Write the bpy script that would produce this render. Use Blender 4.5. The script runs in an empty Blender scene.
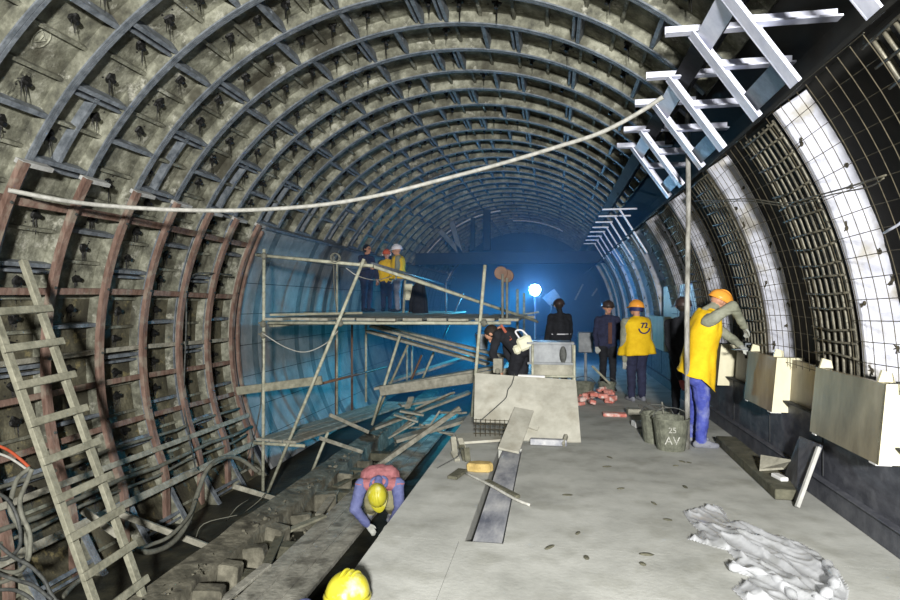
import bpy, math, random
import numpy as np
from mathutils import Vector, Matrix, noise

random.seed(7)
SC = bpy.context.scene
COL = SC.collection
PI = math.pi
R = math.radians

# ------------------------------------------------------------------ camera geometry (used to place things from measured points)
EYE = 1.68
FPX = 600.0
YAW = math.atan(101 / FPX)
PIT = math.atan(3 / FPX)
XC, ZC = -1.46, 1.05          # tunnel axis
R0 = 4.2                      # inner edge of the flanges
Y0, DP = 4.406, 0.789         # first flange, ring pitch
FLOOR = -1.35                 # track pit


def ray(px, py):
    x = (px - 450) / FPX
    y = -(py - 300) / FPX
    u = y * math.cos(PIT) + math.sin(PIT)
    f = math.cos(PIT) - y * math.sin(PIT)
    return Vector((x * math.cos(YAW) - f * math.sin(YAW), x * math.sin(YAW) + f * math.cos(YAW), u))


def atY(px, py, Y):
    d = ray(px, py); t = Y / d.y
    return Vector((d.x * t, Y, EYE + d.z * t))


def atZ(px, py, Z):
    d = ray(px, py); t = (Z - EYE) / d.z
    return Vector((d.x * t, d.y * t, Z))


def atX(px, py, X):
    d = ray(px, py); t = X / d.x
    return Vector((X, d.y * t, EYE + d.z * t))


def atR(px, py, rad):
    d = ray(px, py); ox, oz = -XC, EYE - ZC
    a = d.x ** 2 + d.z ** 2; b = 2 * (ox * d.x + oz * d.z); c = ox * ox + oz * oz - rad * rad
    t = (-b + math.sqrt(max(0, b * b - 4 * a * c))) / (2 * a)
    return Vector((d.x * t, d.y * t, EYE + d.z * t))


def cyl(rad, deg, Y):
    a = R(deg)
    return Vector((XC + rad * math.cos(a), Y, ZC + rad * math.sin(a)))


def V(*a):
    return Vector(a)


# ------------------------------------------------------------------ materials
def lin(c):
    c = c / 255.0
    return c / 12.92 if c <= 0.04045 else ((c + 0.055) / 1.055) ** 2.4


def rgb(r, g, b):
    return (lin(r), lin(g), lin(b), 1.0)


def mat(name, c1, c2=None, c3=None, scale=6.0, rough=0.75, metal=0.0, bump=0.3, bscale=None, emit=None, estr=0,
        stain=None, stain_scale=2.0, stain_amt=0.5, stain2=None, stain2_scale=9.0, stain2_amt=.5, stretch=None, alpha=None, trans=None, local=False):
    m = bpy.data.materials.new(name)
    m.use_nodes = True
    nt = m.node_tree
    N, L = nt.nodes, nt.links
    bs = N['Principled BSDF']
    bs.inputs['Roughness'].default_value = rough
    bs.inputs['Metallic'].default_value = metal
    bs.inputs['Specular IOR Level'].default_value = 0.35
    if c2 is None:
        c2 = c1
    if local:
        tc = N.new('ShaderNodeTexCoord'); src = tc.outputs['Object']
    else:
        g = N.new('ShaderNodeNewGeometry'); src = g.outputs['Position']
    mp = N.new('ShaderNodeMapping'); L.new(src, mp.inputs['Vector'])
    if stretch:
        mp.inputs['Scale'].default_value = stretch
    nz = N.new('ShaderNodeTexNoise'); nz.inputs['Scale'].default_value = scale
    nz.inputs['Detail'].default_value = 8; nz.inputs['Roughness'].default_value = 0.65
    L.new(mp.outputs[0], nz.inputs['Vector'])
    cr = N.new('ShaderNodeValToRGB'); L.new(nz.outputs['Fac'], cr.inputs['Fac'])
    cr.color_ramp.elements[0].position = 0.33; cr.color_ramp.elements[0].color = c1
    cr.color_ramp.elements[1].position = 0.68; cr.color_ramp.elements[1].color = c2
    if c3:
        e = cr.color_ramp.elements.new(0.5); e.color = c3
    out = cr.outputs['Color']
    if stain:
        n2 = N.new('ShaderNodeTexNoise'); n2.inputs['Scale'].default_value = stain_scale
        n2.inputs['Detail'].default_value = 6; L.new(src, n2.inputs['Vector'])
        r2 = N.new('ShaderNodeValToRGB'); L.new(n2.outputs['Fac'], r2.inputs['Fac'])
        r2.color_ramp.elements[0].position = 0.52; r2.color_ramp.elements[0].color = (0, 0, 0, 1)
        r2.color_ramp.elements[1].position = 0.66; r2.color_ramp.elements[1].color = (stain_amt,) * 3 + (1,)
        mx = N.new('ShaderNodeMix'); mx.data_type = 'RGBA'
        L.new(r2.outputs['Color'], mx.inputs['Factor']); L.new(out, mx.inputs['A'])
        mx.inputs['B'].default_value = stain
        out = mx.outputs['Result']
    if stain2:
        n3 = N.new('ShaderNodeTexNoise'); n3.inputs['Scale'].default_value = stain2_scale
        n3.inputs['Detail'].default_value = 9; n3.inputs['Roughness'].default_value = .7; L.new(src, n3.inputs['Vector'])
        r3 = N.new('ShaderNodeValToRGB'); L.new(n3.outputs['Fac'], r3.inputs['Fac'])
        r3.color_ramp.elements[0].position = 0.57; r3.color_ramp.elements[0].color = (0, 0, 0, 1)
        r3.color_ramp.elements[1].position = 0.66; r3.color_ramp.elements[1].color = (stain2_amt,) * 3 + (1,)
        mx = N.new('ShaderNodeMix'); mx.data_type = 'RGBA'
        L.new(r3.outputs['Color'], mx.inputs['Factor']); L.new(out, mx.inputs['A'])
        mx.inputs['B'].default_value = stain2
        out = mx.outputs['Result']
    L.new(out, bs.inputs['Base Color'])
    if bump:
        nb = N.new('ShaderNodeTexNoise'); nb.inputs['Scale'].default_value = bscale or scale * 4
        nb.inputs['Detail'].default_value = 6; L.new(mp.outputs[0], nb.inputs['Vector'])
        bp = N.new('ShaderNodeBump'); bp.inputs['Strength'].default_value = bump; bp.inputs['Distance'].default_value = 0.02
        L.new(nb.outputs['Fac'], bp.inputs['Height']); L.new(bp.outputs['Normal'], bs.inputs['Normal'])
    if emit:
        bs.inputs['Emission Color'].default_value = emit
        bs.inputs['Emission Strength'].default_value = estr
    if trans is not None:
        bs.inputs['Transmission Weight'].default_value = trans
    if alpha is not None:
        bs.inputs['Alpha'].default_value = alpha
    return m


M = {}
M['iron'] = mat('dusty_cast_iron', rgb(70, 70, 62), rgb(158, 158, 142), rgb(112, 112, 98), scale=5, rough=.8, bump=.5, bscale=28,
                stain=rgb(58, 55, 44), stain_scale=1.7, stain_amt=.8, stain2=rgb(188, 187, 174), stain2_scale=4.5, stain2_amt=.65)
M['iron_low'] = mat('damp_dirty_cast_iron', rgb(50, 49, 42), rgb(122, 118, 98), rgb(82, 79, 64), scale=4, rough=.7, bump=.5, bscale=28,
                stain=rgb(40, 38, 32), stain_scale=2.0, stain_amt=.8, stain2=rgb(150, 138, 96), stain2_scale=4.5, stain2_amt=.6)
M['iron_edge'] = mat('dusty_flange_iron', rgb(78, 84, 90), rgb(130, 136, 142), scale=9, rough=.6, metal=.1, bump=.3, bscale=40)
M['plug'] = mat('black_sealant', rgb(10, 10, 10), rgb(26, 26, 25), scale=30, rough=.45, bump=.4)
M['wet'] = mat('dark_wet_invert', rgb(30, 31, 27), rgb(70, 68, 54), rgb(46, 46, 38), scale=2.5, rough=.5, bump=.4, bscale=14)
M['smooth'] = mat('grey_lining_sheet', rgb(112, 114, 116), rgb(146, 147, 147), scale=3, rough=.6, bump=.1)
M['smooth_band'] = mat('stained_lining_sheet', rgb(70, 74, 76), rgb(104, 108, 110), scale=4, rough=.6, bump=.15)
M['seam'] = mat('dark_seam', rgb(40, 42, 44), rgb(56, 58, 60), scale=10)
M['platform'] = mat('dusty_platform_concrete', rgb(148, 149, 143), rgb(186, 187, 181), rgb(170, 171, 165), scale=1.6, rough=.9, bump=.12,
                    bscale=30, stain=rgb(120, 120, 108), stain_scale=3.1, stain_amt=.35)
M['concrete'] = mat('grey_concrete', rgb(120, 118, 106), rgb(168, 165, 150), scale=5, rough=.9, bump=.4, bscale=22)
M['board'] = mat('dusty_sheet_board', rgb(152, 150, 138), rgb(186, 184, 172), scale=3.5, rough=.85, bump=.1, stain=rgb(126, 120, 104), stain_scale=3, stain_amt=.5)
M['strip'] = mat('blue_grey_stone_strip', rgb(96, 100, 112), rgb(190, 190, 190), rgb(150, 152, 158), scale=5, rough=.7, bump=.2, stretch=(1, .35, 1))
M['red_wood'] = mat('reddish_timber', rgb(92, 70, 60), rgb(138, 114, 102), scale=7, rough=.8, bump=.3, stretch=(2, 2, .5), stain=rgb(150, 145, 130), stain_scale=6, stain_amt=.5)
M['grey_wood'] = mat('weathered_grey_timber', rgb(112, 110, 98), rgb(165, 162, 148), scale=9, rough=.85, bump=.4, bscale=30)
M['pale_wood'] = mat('pale_dusty_timber', rgb(108, 107, 92), rgb(152, 150, 132), scale=9, rough=.85, bump=.35, bscale=26)
M['dark_wood'] = mat('dirty_dark_timber', rgb(66, 66, 54), rgb(104, 102, 86), scale=8, rough=.85, bump=.5, bscale=26)
M['pole'] = mat('plaster_splashed_tube', rgb(130, 130, 112), rgb(188, 188, 168), scale=12, rough=.65, bump=.3)
M['prop'] = mat('splashed_prop', rgb(84, 82, 76), rgb(176, 175, 168), scale=16, rough=.8, bump=.4, stretch=(1, 1, .3))
M['pipe'] = mat('pale_hose', rgb(140, 140, 132), rgb(182, 181, 174), scale=14, rough=.6, bump=.3)
M['cable'] = mat('black_grey_cable', rgb(40, 42, 42), rgb(88, 90, 86), scale=12, rough=.6, bump=.2)
M['ocable'] = mat('orange_cable', rgb(150, 62, 36), rgb(176, 84, 54), scale=12, rough=.6, bump=.1)
M['hose'] = mat('dusty_grey_hose', rgb(84, 84, 76), rgb(120, 120, 108), scale=12, rough=.7, bump=.2)
M['white_steel'] = mat('white_primed_steel', rgb(196, 200, 218), rgb(228, 230, 244), scale=6, rough=.45, bump=.04)
M['dark_steel'] = mat('dark_steel', rgb(22, 23, 26), rgb(40, 42, 45), scale=5, rough=.85, metal=.0, bump=.2)
M['grey_steel'] = mat('grey_steel', rgb(80, 86, 96), rgb(120, 126, 134), scale=6, rough=.5, metal=.2, bump=.1)
M['dark_panel'] = mat('dark_formwork_panel', rgb(18, 18, 17), rgb(38, 37, 33), rgb(26, 26, 24), scale=1.5, rough=.85, bump=.15)
M['rebar'] = mat('rebar_steel', rgb(70, 68, 60), rgb(112, 108, 94), scale=20, rough=.5, metal=.3, bump=.2)
M['rebar_dark'] = mat('rusty_mesh_wire', rgb(52, 48, 38), rgb(84, 78, 62), scale=20, rough=.6, metal=.2, bump=0)
M['white_rib'] = mat('white_plaster', rgb(172, 174, 186), rgb(206, 208, 218), scale=3, rough=.9, bump=.1, stain=rgb(150, 142, 116), stain_scale=5, stain_amt=.6)
M['marble'] = mat('cream_marble', rgb(188, 182, 152), rgb(214, 209, 182), scale=3, rough=.4, bump=.03, stretch=(1, 1, .4))
M['pit_concrete'] = mat('dirty_pit_concrete', rgb(78, 76, 65), rgb(142, 138, 122), rgb(104, 101, 88), scale=5, rough=.9, bump=.6, bscale=18, stain=rgb(44, 42, 36), stain_scale=4, stain_amt=.7)
M['pit_wood'] = mat('muddy_timber', rgb(122, 121, 112), rgb(172, 170, 158), scale=7, rough=.85, bump=.5, bscale=22, stain=rgb(58, 56, 48), stain_scale=4, stain_amt=.6)
M['cap'] = mat('pale_batten_end', rgb(150, 150, 146), rgb(186, 186, 182), scale=8, bump=.2)
M['marble_shade'] = mat('shaded_marble', rgb(112, 102, 82), rgb(158, 148, 124), rgb(134, 124, 102), scale=3.5, rough=.4, bump=.03, stretch=(1, 1, .4))  # cream marble darkened: shade of the long faces put into the colour
M['granite'] = mat('dark_grey_granite', rgb(58, 60, 68), rgb(88, 90, 98), scale=7, rough=.55, bump=.1, stain=rgb(120, 122, 128), stain_scale=7, stain_amt=.35, stretch=(1, .6, 1.6))
M['granite2'] = mat('dark_grey_granite_base', rgb(64, 66, 74), rgb(96, 98, 104), scale=9, rough=.6, bump=.1)
M['yellow'] = mat('yellow_vest_cloth', rgb(206, 164, 12), rgb(228, 190, 28), scale=7, rough=.85, bump=.5, bscale=9, local=True)
M['jacket'] = mat('grey_green_jacket', rgb(112, 114, 98), rgb(142, 144, 128), scale=9, rough=.9, bump=.4, bscale=20)
M['navy'] = mat('navy_work_cloth', rgb(30, 32, 52), rgb(46, 50, 76), scale=9, rough=.9, bump=.4, bscale=20)
M['blue'] = mat('blue_work_trousers', rgb(52, 62, 140), rgb(84, 94, 170), scale=8, rough=.9, bump=.4, bscale=18, stain=rgb(140, 146, 178), stain_scale=6, stain_amt=.5)
M['bluejkt'] = mat('blue_grey_work_jacket', rgb(78, 84, 128), rgb(112, 118, 160), scale=8, rough=.9, bump=.4, bscale=18)
M['grey_cloth'] = mat('grey_trousers', rgb(96, 100, 116), rgb(124, 128, 142), scale=9, rough=.9, bump=.4, bscale=20)
M['black_cloth'] = mat('black_work_cloth', rgb(18, 19, 24), rgb(34, 36, 42), scale=9, rough=.9, bump=.4, bscale=20)
M['maroon'] = mat('dusty_maroon_yoke', rgb(150, 92, 96), rgb(182, 122, 124), scale=9, rough=.9, bump=.3)
M['tan'] = mat('tan_cloth', rgb(126, 122, 92), rgb(150, 146, 116), scale=9, rough=.9, bump=.3)
M['skin'] = mat('skin', rgb(176, 128, 102), rgb(196, 148, 122), scale=9, rough=.6, bump=.05)
M['hair'] = mat('dark_hair', rgb(28, 22, 18), rgb(48, 38, 30), scale=40, rough=.7, bump=.4)
M['glove'] = mat('grey_glove', rgb(140, 142, 136), rgb(180, 182, 176), scale=12, rough=.9, bump=.3)
M['shoe'] = mat('dusty_shoe', rgb(96, 98, 108), rgb(140, 142, 150), scale=12, rough=.9, bump=.3)
M['eye'] = mat('dark_eye', rgb(20, 16, 14), bump=0, rough=.3)
M['hat_orange'] = mat('orange_hard_hat', rgb(226, 148, 52), rgb(236, 166, 70), scale=5, rough=.35, bump=.02)
M['hat_yellow'] = mat('yellow_hard_hat', rgb(172, 164, 36), rgb(192, 185, 62), scale=6, rough=.35, bump=.02, stain=rgb(226, 226, 190), stain_scale=8, stain_amt=.6)
M['hat_white'] = mat('white_hard_hat', rgb(214, 210, 220), rgb(232, 230, 238), scale=5, rough=.35, bump=.02)
M['hat_red'] = mat('red_hard_hat', rgb(190, 80, 48), rgb(206, 100, 64), scale=5, rough=.35, bump=.02)
M['hat_dark'] = mat('dark_hard_hat', rgb(42, 34, 34), rgb(66, 54, 50), scale=5, rough=.35, bump=.02)
M['white_cloth'] = mat('white_scarf', rgb(205, 205, 212), rgb(228, 228, 232), scale=12, rough=.9, bump=.3)
M['band'] = mat('dark_blue_strap', rgb(30, 32, 74), rgb(44, 48, 96), scale=9, rough=.6, bump=.1)
M['emblem'] = mat('dark_blue_print', rgb(44, 44, 92), bump=0)
M['orange'] = mat('orange_stripe', rgb(140, 70, 50), rgb(158, 84, 62), scale=9, bump=0)
M['brown'] = mat('dark_brown_cloth', rgb(74, 44, 36), rgb(92, 56, 46), scale=9, bump=.1)
M['bag'] = mat('cream_bag', rgb(196, 194, 168), rgb(222, 220, 196), scale=8, rough=.8, bump=.2)
M['machine'] = mat('grey_machine_paint', rgb(82, 86, 90), rgb(126, 130, 132), scale=4, rough=.5, metal=.1, bump=.15)
M['bucket'] = mat('mortar_caked_bucket', rgb(74, 76, 66), rgb(116, 118, 104), scale=12, rough=.8, bump=.5)
M['zinc'] = mat('zinc_bucket', rgb(110, 118, 126), rgb(160, 166, 172), scale=8, rough=.4, metal=.5, bump=.2)
M['paint'] = mat('white_lettering', rgb(120, 120, 112), rgb(190, 190, 182), scale=40, bump=0)
M['brick'] = mat('red_brick_scrap', rgb(176, 96, 84), rgb(214, 150, 138), scale=10, rough=.9, bump=.4, stain=rgb(220, 214, 206), stain_scale=9, stain_amt=.8)
M['stone'] = mat('ochre_foam', rgb(150, 128, 76), rgb(186, 162, 104), scale=14, rough=.9, bump=.5)
M['plastic'] = mat('milky_polythene', rgb(178, 180, 182), rgb(216, 218, 222), scale=5, rough=.22, bump=.3, bscale=12, stain=rgb(160, 162, 160), stain_scale=6, stain_amt=.6, alpha=.5)
M['whiteblock'] = mat('white_block', rgb(206, 206, 204), rgb(226, 226, 224), scale=9, rough=.7, bump=.1)
M['copper'] = mat('rusty_orange_metal', rgb(84, 62, 50), rgb(112, 84, 66), scale=12, rough=.6, bump=.2)
M['lampglass'] = mat('glowing_lamp_glass', rgb(230, 240, 255), bump=0, emit=(.45, .8, 1.0, 1), estr=380)
M['pinkglove'] = mat('pink_glove', rgb(170, 84, 80), rgb(190, 106, 98), scale=10, rough=.8, bump=.2)


# ------------------------------------------------------------------ mesh builder
class MB:
    def __init__(s):
        s.v = []; s.f = []; s.m = []

    def add(s, vs, fs, mi=0):
        b = len(s.v)
        s.v += [tuple(v) for v in vs]
        s.f += [[b + i for i in f] for f in fs]
        s.m += [mi] * len(fs)

    def box(s, c, size, rot=None, mi=0):
        hx, hy, hz = size[0] / 2, size[1] / 2, size[2] / 2
        vs = [Vector((x, y, z)) for x in (-hx, hx) for y in (-hy, hy) for z in (-hz, hz)]
        if rot is not None:
            vs = [rot @ v for v in vs]
        c = Vector(c)
        s.add([v + c for v in vs], [(0, 1, 3, 2), (4, 6, 7, 5), (0, 4, 5, 1), (2, 3, 7, 6), (0, 2, 6, 4), (1, 5, 7, 3)], mi)
        return s

    def beam(s, p, q, w, h, up=(0, 0, 1), mi=0):
        """box from p to q; w across, h along 'up'"""
        p, q = Vector(p), Vector(q)
        d = (q - p).normalized(); u = Vector(up); u = (u - d * u.dot(d))
        if u.length < 1e-4:
            u = Vector((1, 0, 0)) - d * d.x
        u.normalize(); sd = d.cross(u)
        vs = []
        for e in (p, q):
            for a, b in ((-1, -1), (1, -1), (1, 1), (-1, 1)):
                vs.append(e + sd * (a * w / 2) + u * (b * h / 2))
        s.add(vs, [(3, 2, 1, 0), (4, 5, 6, 7), (0, 1, 5, 4), (1, 2, 6, 5), (2, 3, 7, 6), (3, 0, 4, 7)], mi)
        return s

    def strip(s, pts, w, h, ups, mi=0):
        """rectangular section swept along pts, ups per point"""
        n = len(pts); rings = []
        for i in range(n):
            a = Vector(pts[max(0, i - 1)]); b = Vector(pts[min(n - 1, i + 1)])
            d = (b - a).normalized(); u = Vector(ups[i] if isinstance(ups, list) else ups); u = (u - d * u.dot(d)).normalized()
            sd = d.cross(u)
            rings.append([Vector(pts[i]) + sd * (x * w / 2) + u * (y * h / 2) for x, y in ((-1, -1), (1, -1), (1, 1), (-1, 1))])
        s.loft(rings, mi)
        return s

    def loft(s, rings, mi=0, caps=True, closed=True):
        n = len(rings[0]); vs = [v for r in rings for v in r]; fs = []
        for i in range(len(rings) - 1):
            for j in range(n if closed else n - 1):
                k = (j + 1) % n
                fs.append((i * n + j, i * n + k, (i + 1) * n + k, (i + 1) * n + j))
        if caps and closed:
            fs.append(tuple(reversed(range(n))))
            fs.append(tuple(range((len(rings) - 1) * n, len(rings) * n)))
        s.add(vs, fs, mi)
        return s

    def tube(s, pts, r, n=8, mi=0, caps=True):
        pts = [Vector(p) for p in pts]
        rs = r if isinstance(r, (list, tuple)) else [r] * len(pts)
        d0 = (pts[1] - pts[0]).normalized()
        u = Vector((0, 0, 1)) if abs(d0.z) < .9 else Vector((1, 0, 0))
        rings = []
        for i, p in enumerate(pts):
            d = (pts[min(i + 1, len(pts) - 1)] - pts[max(i - 1, 0)])
            if d.length < 1e-6:
                d = d0
            d = d.normalized()
            u = u - d * u.dot(d)
            if u.length < 1e-4:
                u = d.orthogonal()
            u.normalize(); w = d.cross(u)
            rings.append([p + (u * math.cos(2 * PI * k / n) + w * math.sin(2 * PI * k / n)) * rs[i] for k in range(n)])
        s.loft(rings, mi, caps)
        return s

    def ell(s, c, rad, rot=None, nu=14, nv=9, mi=0, v0=-90, v1=90):
        c = Vector(c); rings = []
        for i in range(nv + 1):
            a = R(v0 + (v1 - v0) * i / nv)
            ring = []
            for j in range(nu):
                b = 2 * PI * j / nu
                v = Vector((rad[0] * math.cos(a) * math.cos(b), rad[1] * math.cos(a) * math.sin(b), rad[2] * math.sin(a)))
                if rot is not None:
                    v = rot @ v
                ring.append(c + v)
            rings.append(ring)
        s.loft(rings, mi)
        return s

    def build(s, name, mats, parent=None, smooth=False, bevel=0, loc=None):
        me = bpy.data.meshes.new(name)
        off = origin(parent) if parent else Vector((0, 0, 0))
        if parent is None:
            vs = np.array(s.v)
            off = Vector(((vs[:, 0].min() + vs[:, 0].max()) / 2, (vs[:, 1].min() + vs[:, 1].max()) / 2, vs[:, 2].min())) if loc is None else Vector(loc)
        me.from_pydata([tuple(Vector(v) - off) for v in s.v], [], s.f)
        if not isinstance(mats, (list, tuple)):
            mats = [mats]
        for mm in mats:
            me.materials.append(M[mm])
        if len(mats) > 1:
            me.polygons.foreach_set('material_index', s.m)
        if smooth:
            me.polygons.foreach_set('use_smooth', [True] * len(me.polygons))
        me.update()
        o = bpy.data.objects.new(name, me)
        COL.objects.link(o)
        if parent:
            o.parent = parent
        else:
            o.location = off
        if bevel:
            b = o.modifiers.new('edge', 'BEVEL'); b.width = bevel; b.segments = 1; b.limit_method = 'ANGLE'
        return o


def origin(o):
    v = Vector((0, 0, 0))
    while o:
        v += o.location; o = o.parent
    return v


def tag(o, label, cat, group=None, kind=None):
    o['label'] = label; o['category'] = cat
    if group:
        o['group'] = group
    if kind:
        o['kind'] = kind
    return o


def thing(name, label, cat, loc, group=None):
    o = bpy.data.objects.new(name, None); COL.objects.link(o); o.location = loc
    o.empty_display_size = .1
    return tag(o, label, cat, group)


def structure(o):
    o['kind'] = 'structure'
    return o


ORD = ['first', 'second', 'third', 'fourth', 'fifth', 'sixth', 'seventh', 'eighth', 'ninth', 'tenth', 'eleventh', 'twelfth', 'thirteenth', 'fourteenth']


def spline(pts, n=8):
    """Catmull-Rom through pts"""
    P = [Vector(p) for p in pts]; P = [P[0] * 2 - P[1]] + P + [P[-1] * 2 - P[-2]]
    out = []
    for i in range(1, len(P) - 2):
        for k in range(n):
            t = k / n
            a, b, c, d = P[i - 1], P[i], P[i + 1], P[i + 2]
            out.append(.5 * ((2 * b) + (c - a) * t + (2 * a - 5 * b + 4 * c - d) * t * t + (3 * b - a - 3 * c + d) * t ** 3))
    out.append(P[-2])
    return out


# ------------------------------------------------------------------ camera
cd = bpy.data.cameras.new('camera'); cam = bpy.data.objects.new('camera', cd); COL.objects.link(cam)
cd.lens = 24; cd.sensor_width = 36; cd.sensor_fit = 'HORIZONTAL'; cd.clip_start = .05
cam.location = (0, 0, EYE); cam.rotation_euler = (PI / 2 + PIT, 0, YAW)
SC.camera = cam

# ------------------------------------------------------------------ cast-iron vault: ring by ring
vault = bpy.data.objects.new('ceiling', None); COL.objects.link(vault); vault.location = (XC, 0, ZC); structure(vault)
RO = R0 + .15
EVEN = [252, 237, 221.5, 206, 190.6, 175.2, 159.7, 144.3, 128.9, 113.4, 103.9, 97.5, 81.8, 75.9, 53.2]
ODD = [244, 228, 212, 196.5, 181, 165.7, 150.4, 138.8, 127.3, 115.7, 104, 92.2, 87.9, 65]
A_END = 43
rv = random.Random(3)


def sector(mb, r1, r2, y1, y2, a0, a1, step=2.5, mi=0):
    n = max(1, int(math.ceil((a1 - a0) / step)))
    rings = []
    for i in range(n + 1):
        a = a0 + (a1 - a0) * i / n
        rings.append([cyl(r1, a, y1), cyl(r1, a, y2), cyl(r2, a, y2), cyl(r2, a, y1)])
    mb.loft(rings, mi)


def bar(mb, ang, y1, y2, r1, r2, th, mi=0, slot=False):
    """radial plate parallel to the axis at angle ang; th = thickness in metres"""
    da = math.degrees(th / R0) / 2
    vs = [cyl(r, a, y) for y in (y1, y2) for r, a in ((r1, ang - da), (r1, ang + da), (r2, ang + da * 1.1), (r2, ang - da * 1.1))]
    mb.add(vs, [(0, 1, 2, 3), (7, 6, 5, 4), (0, 4, 5, 1), (1, 5, 6, 2), (2, 6, 7, 3), (3, 7, 4, 0)], mi)


def rotm(ang):
    """columns: tangent (increasing angle), along tunnel, inward"""
    a = R(ang)
    t = Vector((-math.sin(a), 0, math.cos(a))); n = Vector((-math.cos(a), 0, -math.sin(a))); y = Vector((0, 1, 0))
    return t, y, n


def plug_mesh(mb, ang, y, rad, rr, drip):
    """lumpy sealant nut with drips running down the wall"""
    t, ay, n = rotm(ang)
    dn = -t if math.cos(R(ang)) < 0.0 else -t
    dn = t if (t.z < 0) else -t          # downhill along the wall; where the wall leans over, the drips hang free
    if ang < 172: dn = V(0, 0, -1)
    c = cyl(rad, ang, y)
    k = 11
    prof = []
    base = []
    for j in range(k):
        b = 2 * PI * j / k
        q = rr * rv.uniform(.8, 1.25)
        base.append(c + t * (math.cos(b) * q) + ay * (math.sin(b) * q) - n * .01)
        prof.append(c + t * (math.cos(b) * q * .72) + ay * (math.sin(b) * q * .72) + n * .022)
    top = [c + t * (math.cos(2 * PI * j / k) * rr * .42) + ay * (math.sin(2 * PI * j / k) * rr * .42) + n * .028 for j in range(k)]
    nut = [c + t * (math.cos(2 * PI * j / k) * rr * .38) + ay * (math.sin(2 * PI * j / k) * rr * .38) + n * .075 for j in range(k)]
    mb.loft([base, prof, top, nut])
    for q in range(drip):
        o = ay * rv.uniform(-.7, .7) * rr
        ln = rr * rv.uniform(1.3, 3.4)
        w = rr * rv.uniform(.1, .16)
        p0 = c + o + n * .004; p1 = c + o + dn * ln + n * .002
        mb.tube([p0, p0.lerp(p1, .6), p1], [w * .75, w * .5, w * .3], 5)
    for q in range(3):
        o = ay * rv.uniform(-1.6, 1.6) * rr + t * rv.uniform(-1.6, 1.6) * rr
        mb.ell(c + o, (rr * .22, rr * .18, rr * .16), nu=6, nv=4)


n_plug = n_plate = 0
far_plugs = MB()
rings = []
for k in range(-4, 34):
    ya = Y0 + k * DP; yb = ya + DP
    even = k % 2 == 0
    plates = EVEN if even else ODD
    covered = ya > 9.4                      # lower left is hidden behind the smooth track wall
    a1 = 151.5 if covered else 236
    mb = MB()
    # skin
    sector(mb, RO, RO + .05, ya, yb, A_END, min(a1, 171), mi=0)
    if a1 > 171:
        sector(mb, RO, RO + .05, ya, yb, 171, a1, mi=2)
    # flanges (two neighbours meet in a fine joint)
    for s in (0, 1):
        e = ya + .004 if s == 0 else yb - .044
        sector(mb, R0 + .018, RO + .01, e, e + .04, A_END, a1, mi=0)
        sector(mb, R0, R0 + .0175, e, e + .04, A_END, a1, mi=1)
    # a rounded bead on the flange lips
    pl = sorted(p for p in plates if A_END + 2 < p < a1 - 1)
    ringobj = None
    platelist = []
    edges = [A_END] + pl + [a1]
    ribs = []; cells = []
    for i in range(len(edges) - 1):
        lo, hi = edges[i], edges[i + 1]
        n = max(1, round((hi - lo) / 5.15))
        special = (not even) and abs(lo - 138.8) < .2
        if special:
            # key piece: four small cells divided by a cross of ribs
            ym = (ya + yb) / 2
            sector(mb, R0 + .05, RO + .01, ym - .025, ym + .025, lo, hi, mi=1)
            bar(mb, (lo + hi) / 2, ya + .04, yb - .04, R0 + .06, RO, .035, 0)
            for q in (.25, .75):
                cells.append((lo + (hi - lo) * .25, ya + DP * q, .3)); cells.append((lo + (hi - lo) * .75, ya + DP * q, .3))
            continue
        for j in range(1, n):
            ribs.append(lo + (hi - lo) * j / n)
        for j in range(n):
            w = (hi - lo) / n
            cells.append((lo + w * (j + .5), (ya + yb) / 2 + .07 + rv.uniform(-.02, .02), .85 if w > 4 else .3))
    for a in ribs:
        bar(mb, a, ya + .04, yb - .04, RO - .06, RO + .01, .035, 0)
    lowplates = []
    for a in pl:
        lowplates.append(a)
    do_parts = 0 <= k < 11
    if not do_parts:
        for a in lowplates:
            bar(mb, a, ya + .04, yb - .04, R0 + .01, RO + .01, .05, 1)
    ringobj = mb.build('lining_ring', ['iron', 'iron_edge', 'iron_low'], vault)
    if do_parts:
        for a in lowplates:
            pm = MB()
            if even and a in (144.3, 128.9, 113.4, 97.5, 81.8) or (not even and a in (115.7, 104)):
                # slotted plate: two halves leave a slot
                ymid = (ya + yb) / 2
                bar(pm, a, ya + .04, ymid - .03, R0 + .01, RO + .01, .05)
                bar(pm, a, ymid + .03, yb - .04, R0 + .01, RO + .01, .05)
                bar(pm, a, ymid - .03, ymid + .03, R0 + .01, R0 + .07, .05)
                bar(pm, a, ymid - .03, ymid + .03, R0 + .11, RO + .01, .05)
            else:
                bar(pm, a, ya + .04, yb - .04, R0 + .01, RO + .01, .045)
                if not even or a in (103.9, 75.9):
                    bar(pm, a + 1.0, ya + .04, yb - .04, R0 + .03, RO + .01, .03)
            if n_plate < 100:
                pm.build('joint_plate', 'iron_edge', ringobj); n_plate += 1
            else:
                pm2 = pm.build('joint_plate', 'iron_edge', ringobj)
    for (a, y, pr) in cells:
        if a < 50 or a > 205 or rv.random() > pr:
            continue
        if k < -1 or k > 16:
            continue
        if a < 105 and rv.random() < .45:
            continue
        rr = rv.uniform(.058, .074)
        p = cyl(R0, a, y)
        # in frame?
        vis = True
        f = -p.x * math.sin(YAW) + p.y * math.cos(YAW); rx = p.x * math.cos(YAW) + p.y * math.sin(YAW)
        if f < .5 or abs(rx / f) > .8 or (p.z - EYE) / f > .55:
            vis = False
        if not vis:
            continue
        aa = a + rv.uniform(-.6, .6)
        if n_plug < 100 and k < 7:
            pm = MB(); plug_mesh(pm, aa, y, RO, rr, 4); pm.build('sealed_bolt_plug', 'plug', ringobj, smooth=False); n_plug += 1
        else:
            plug_mesh(far_plugs, aa, y, RO, rr, 2)
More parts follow.
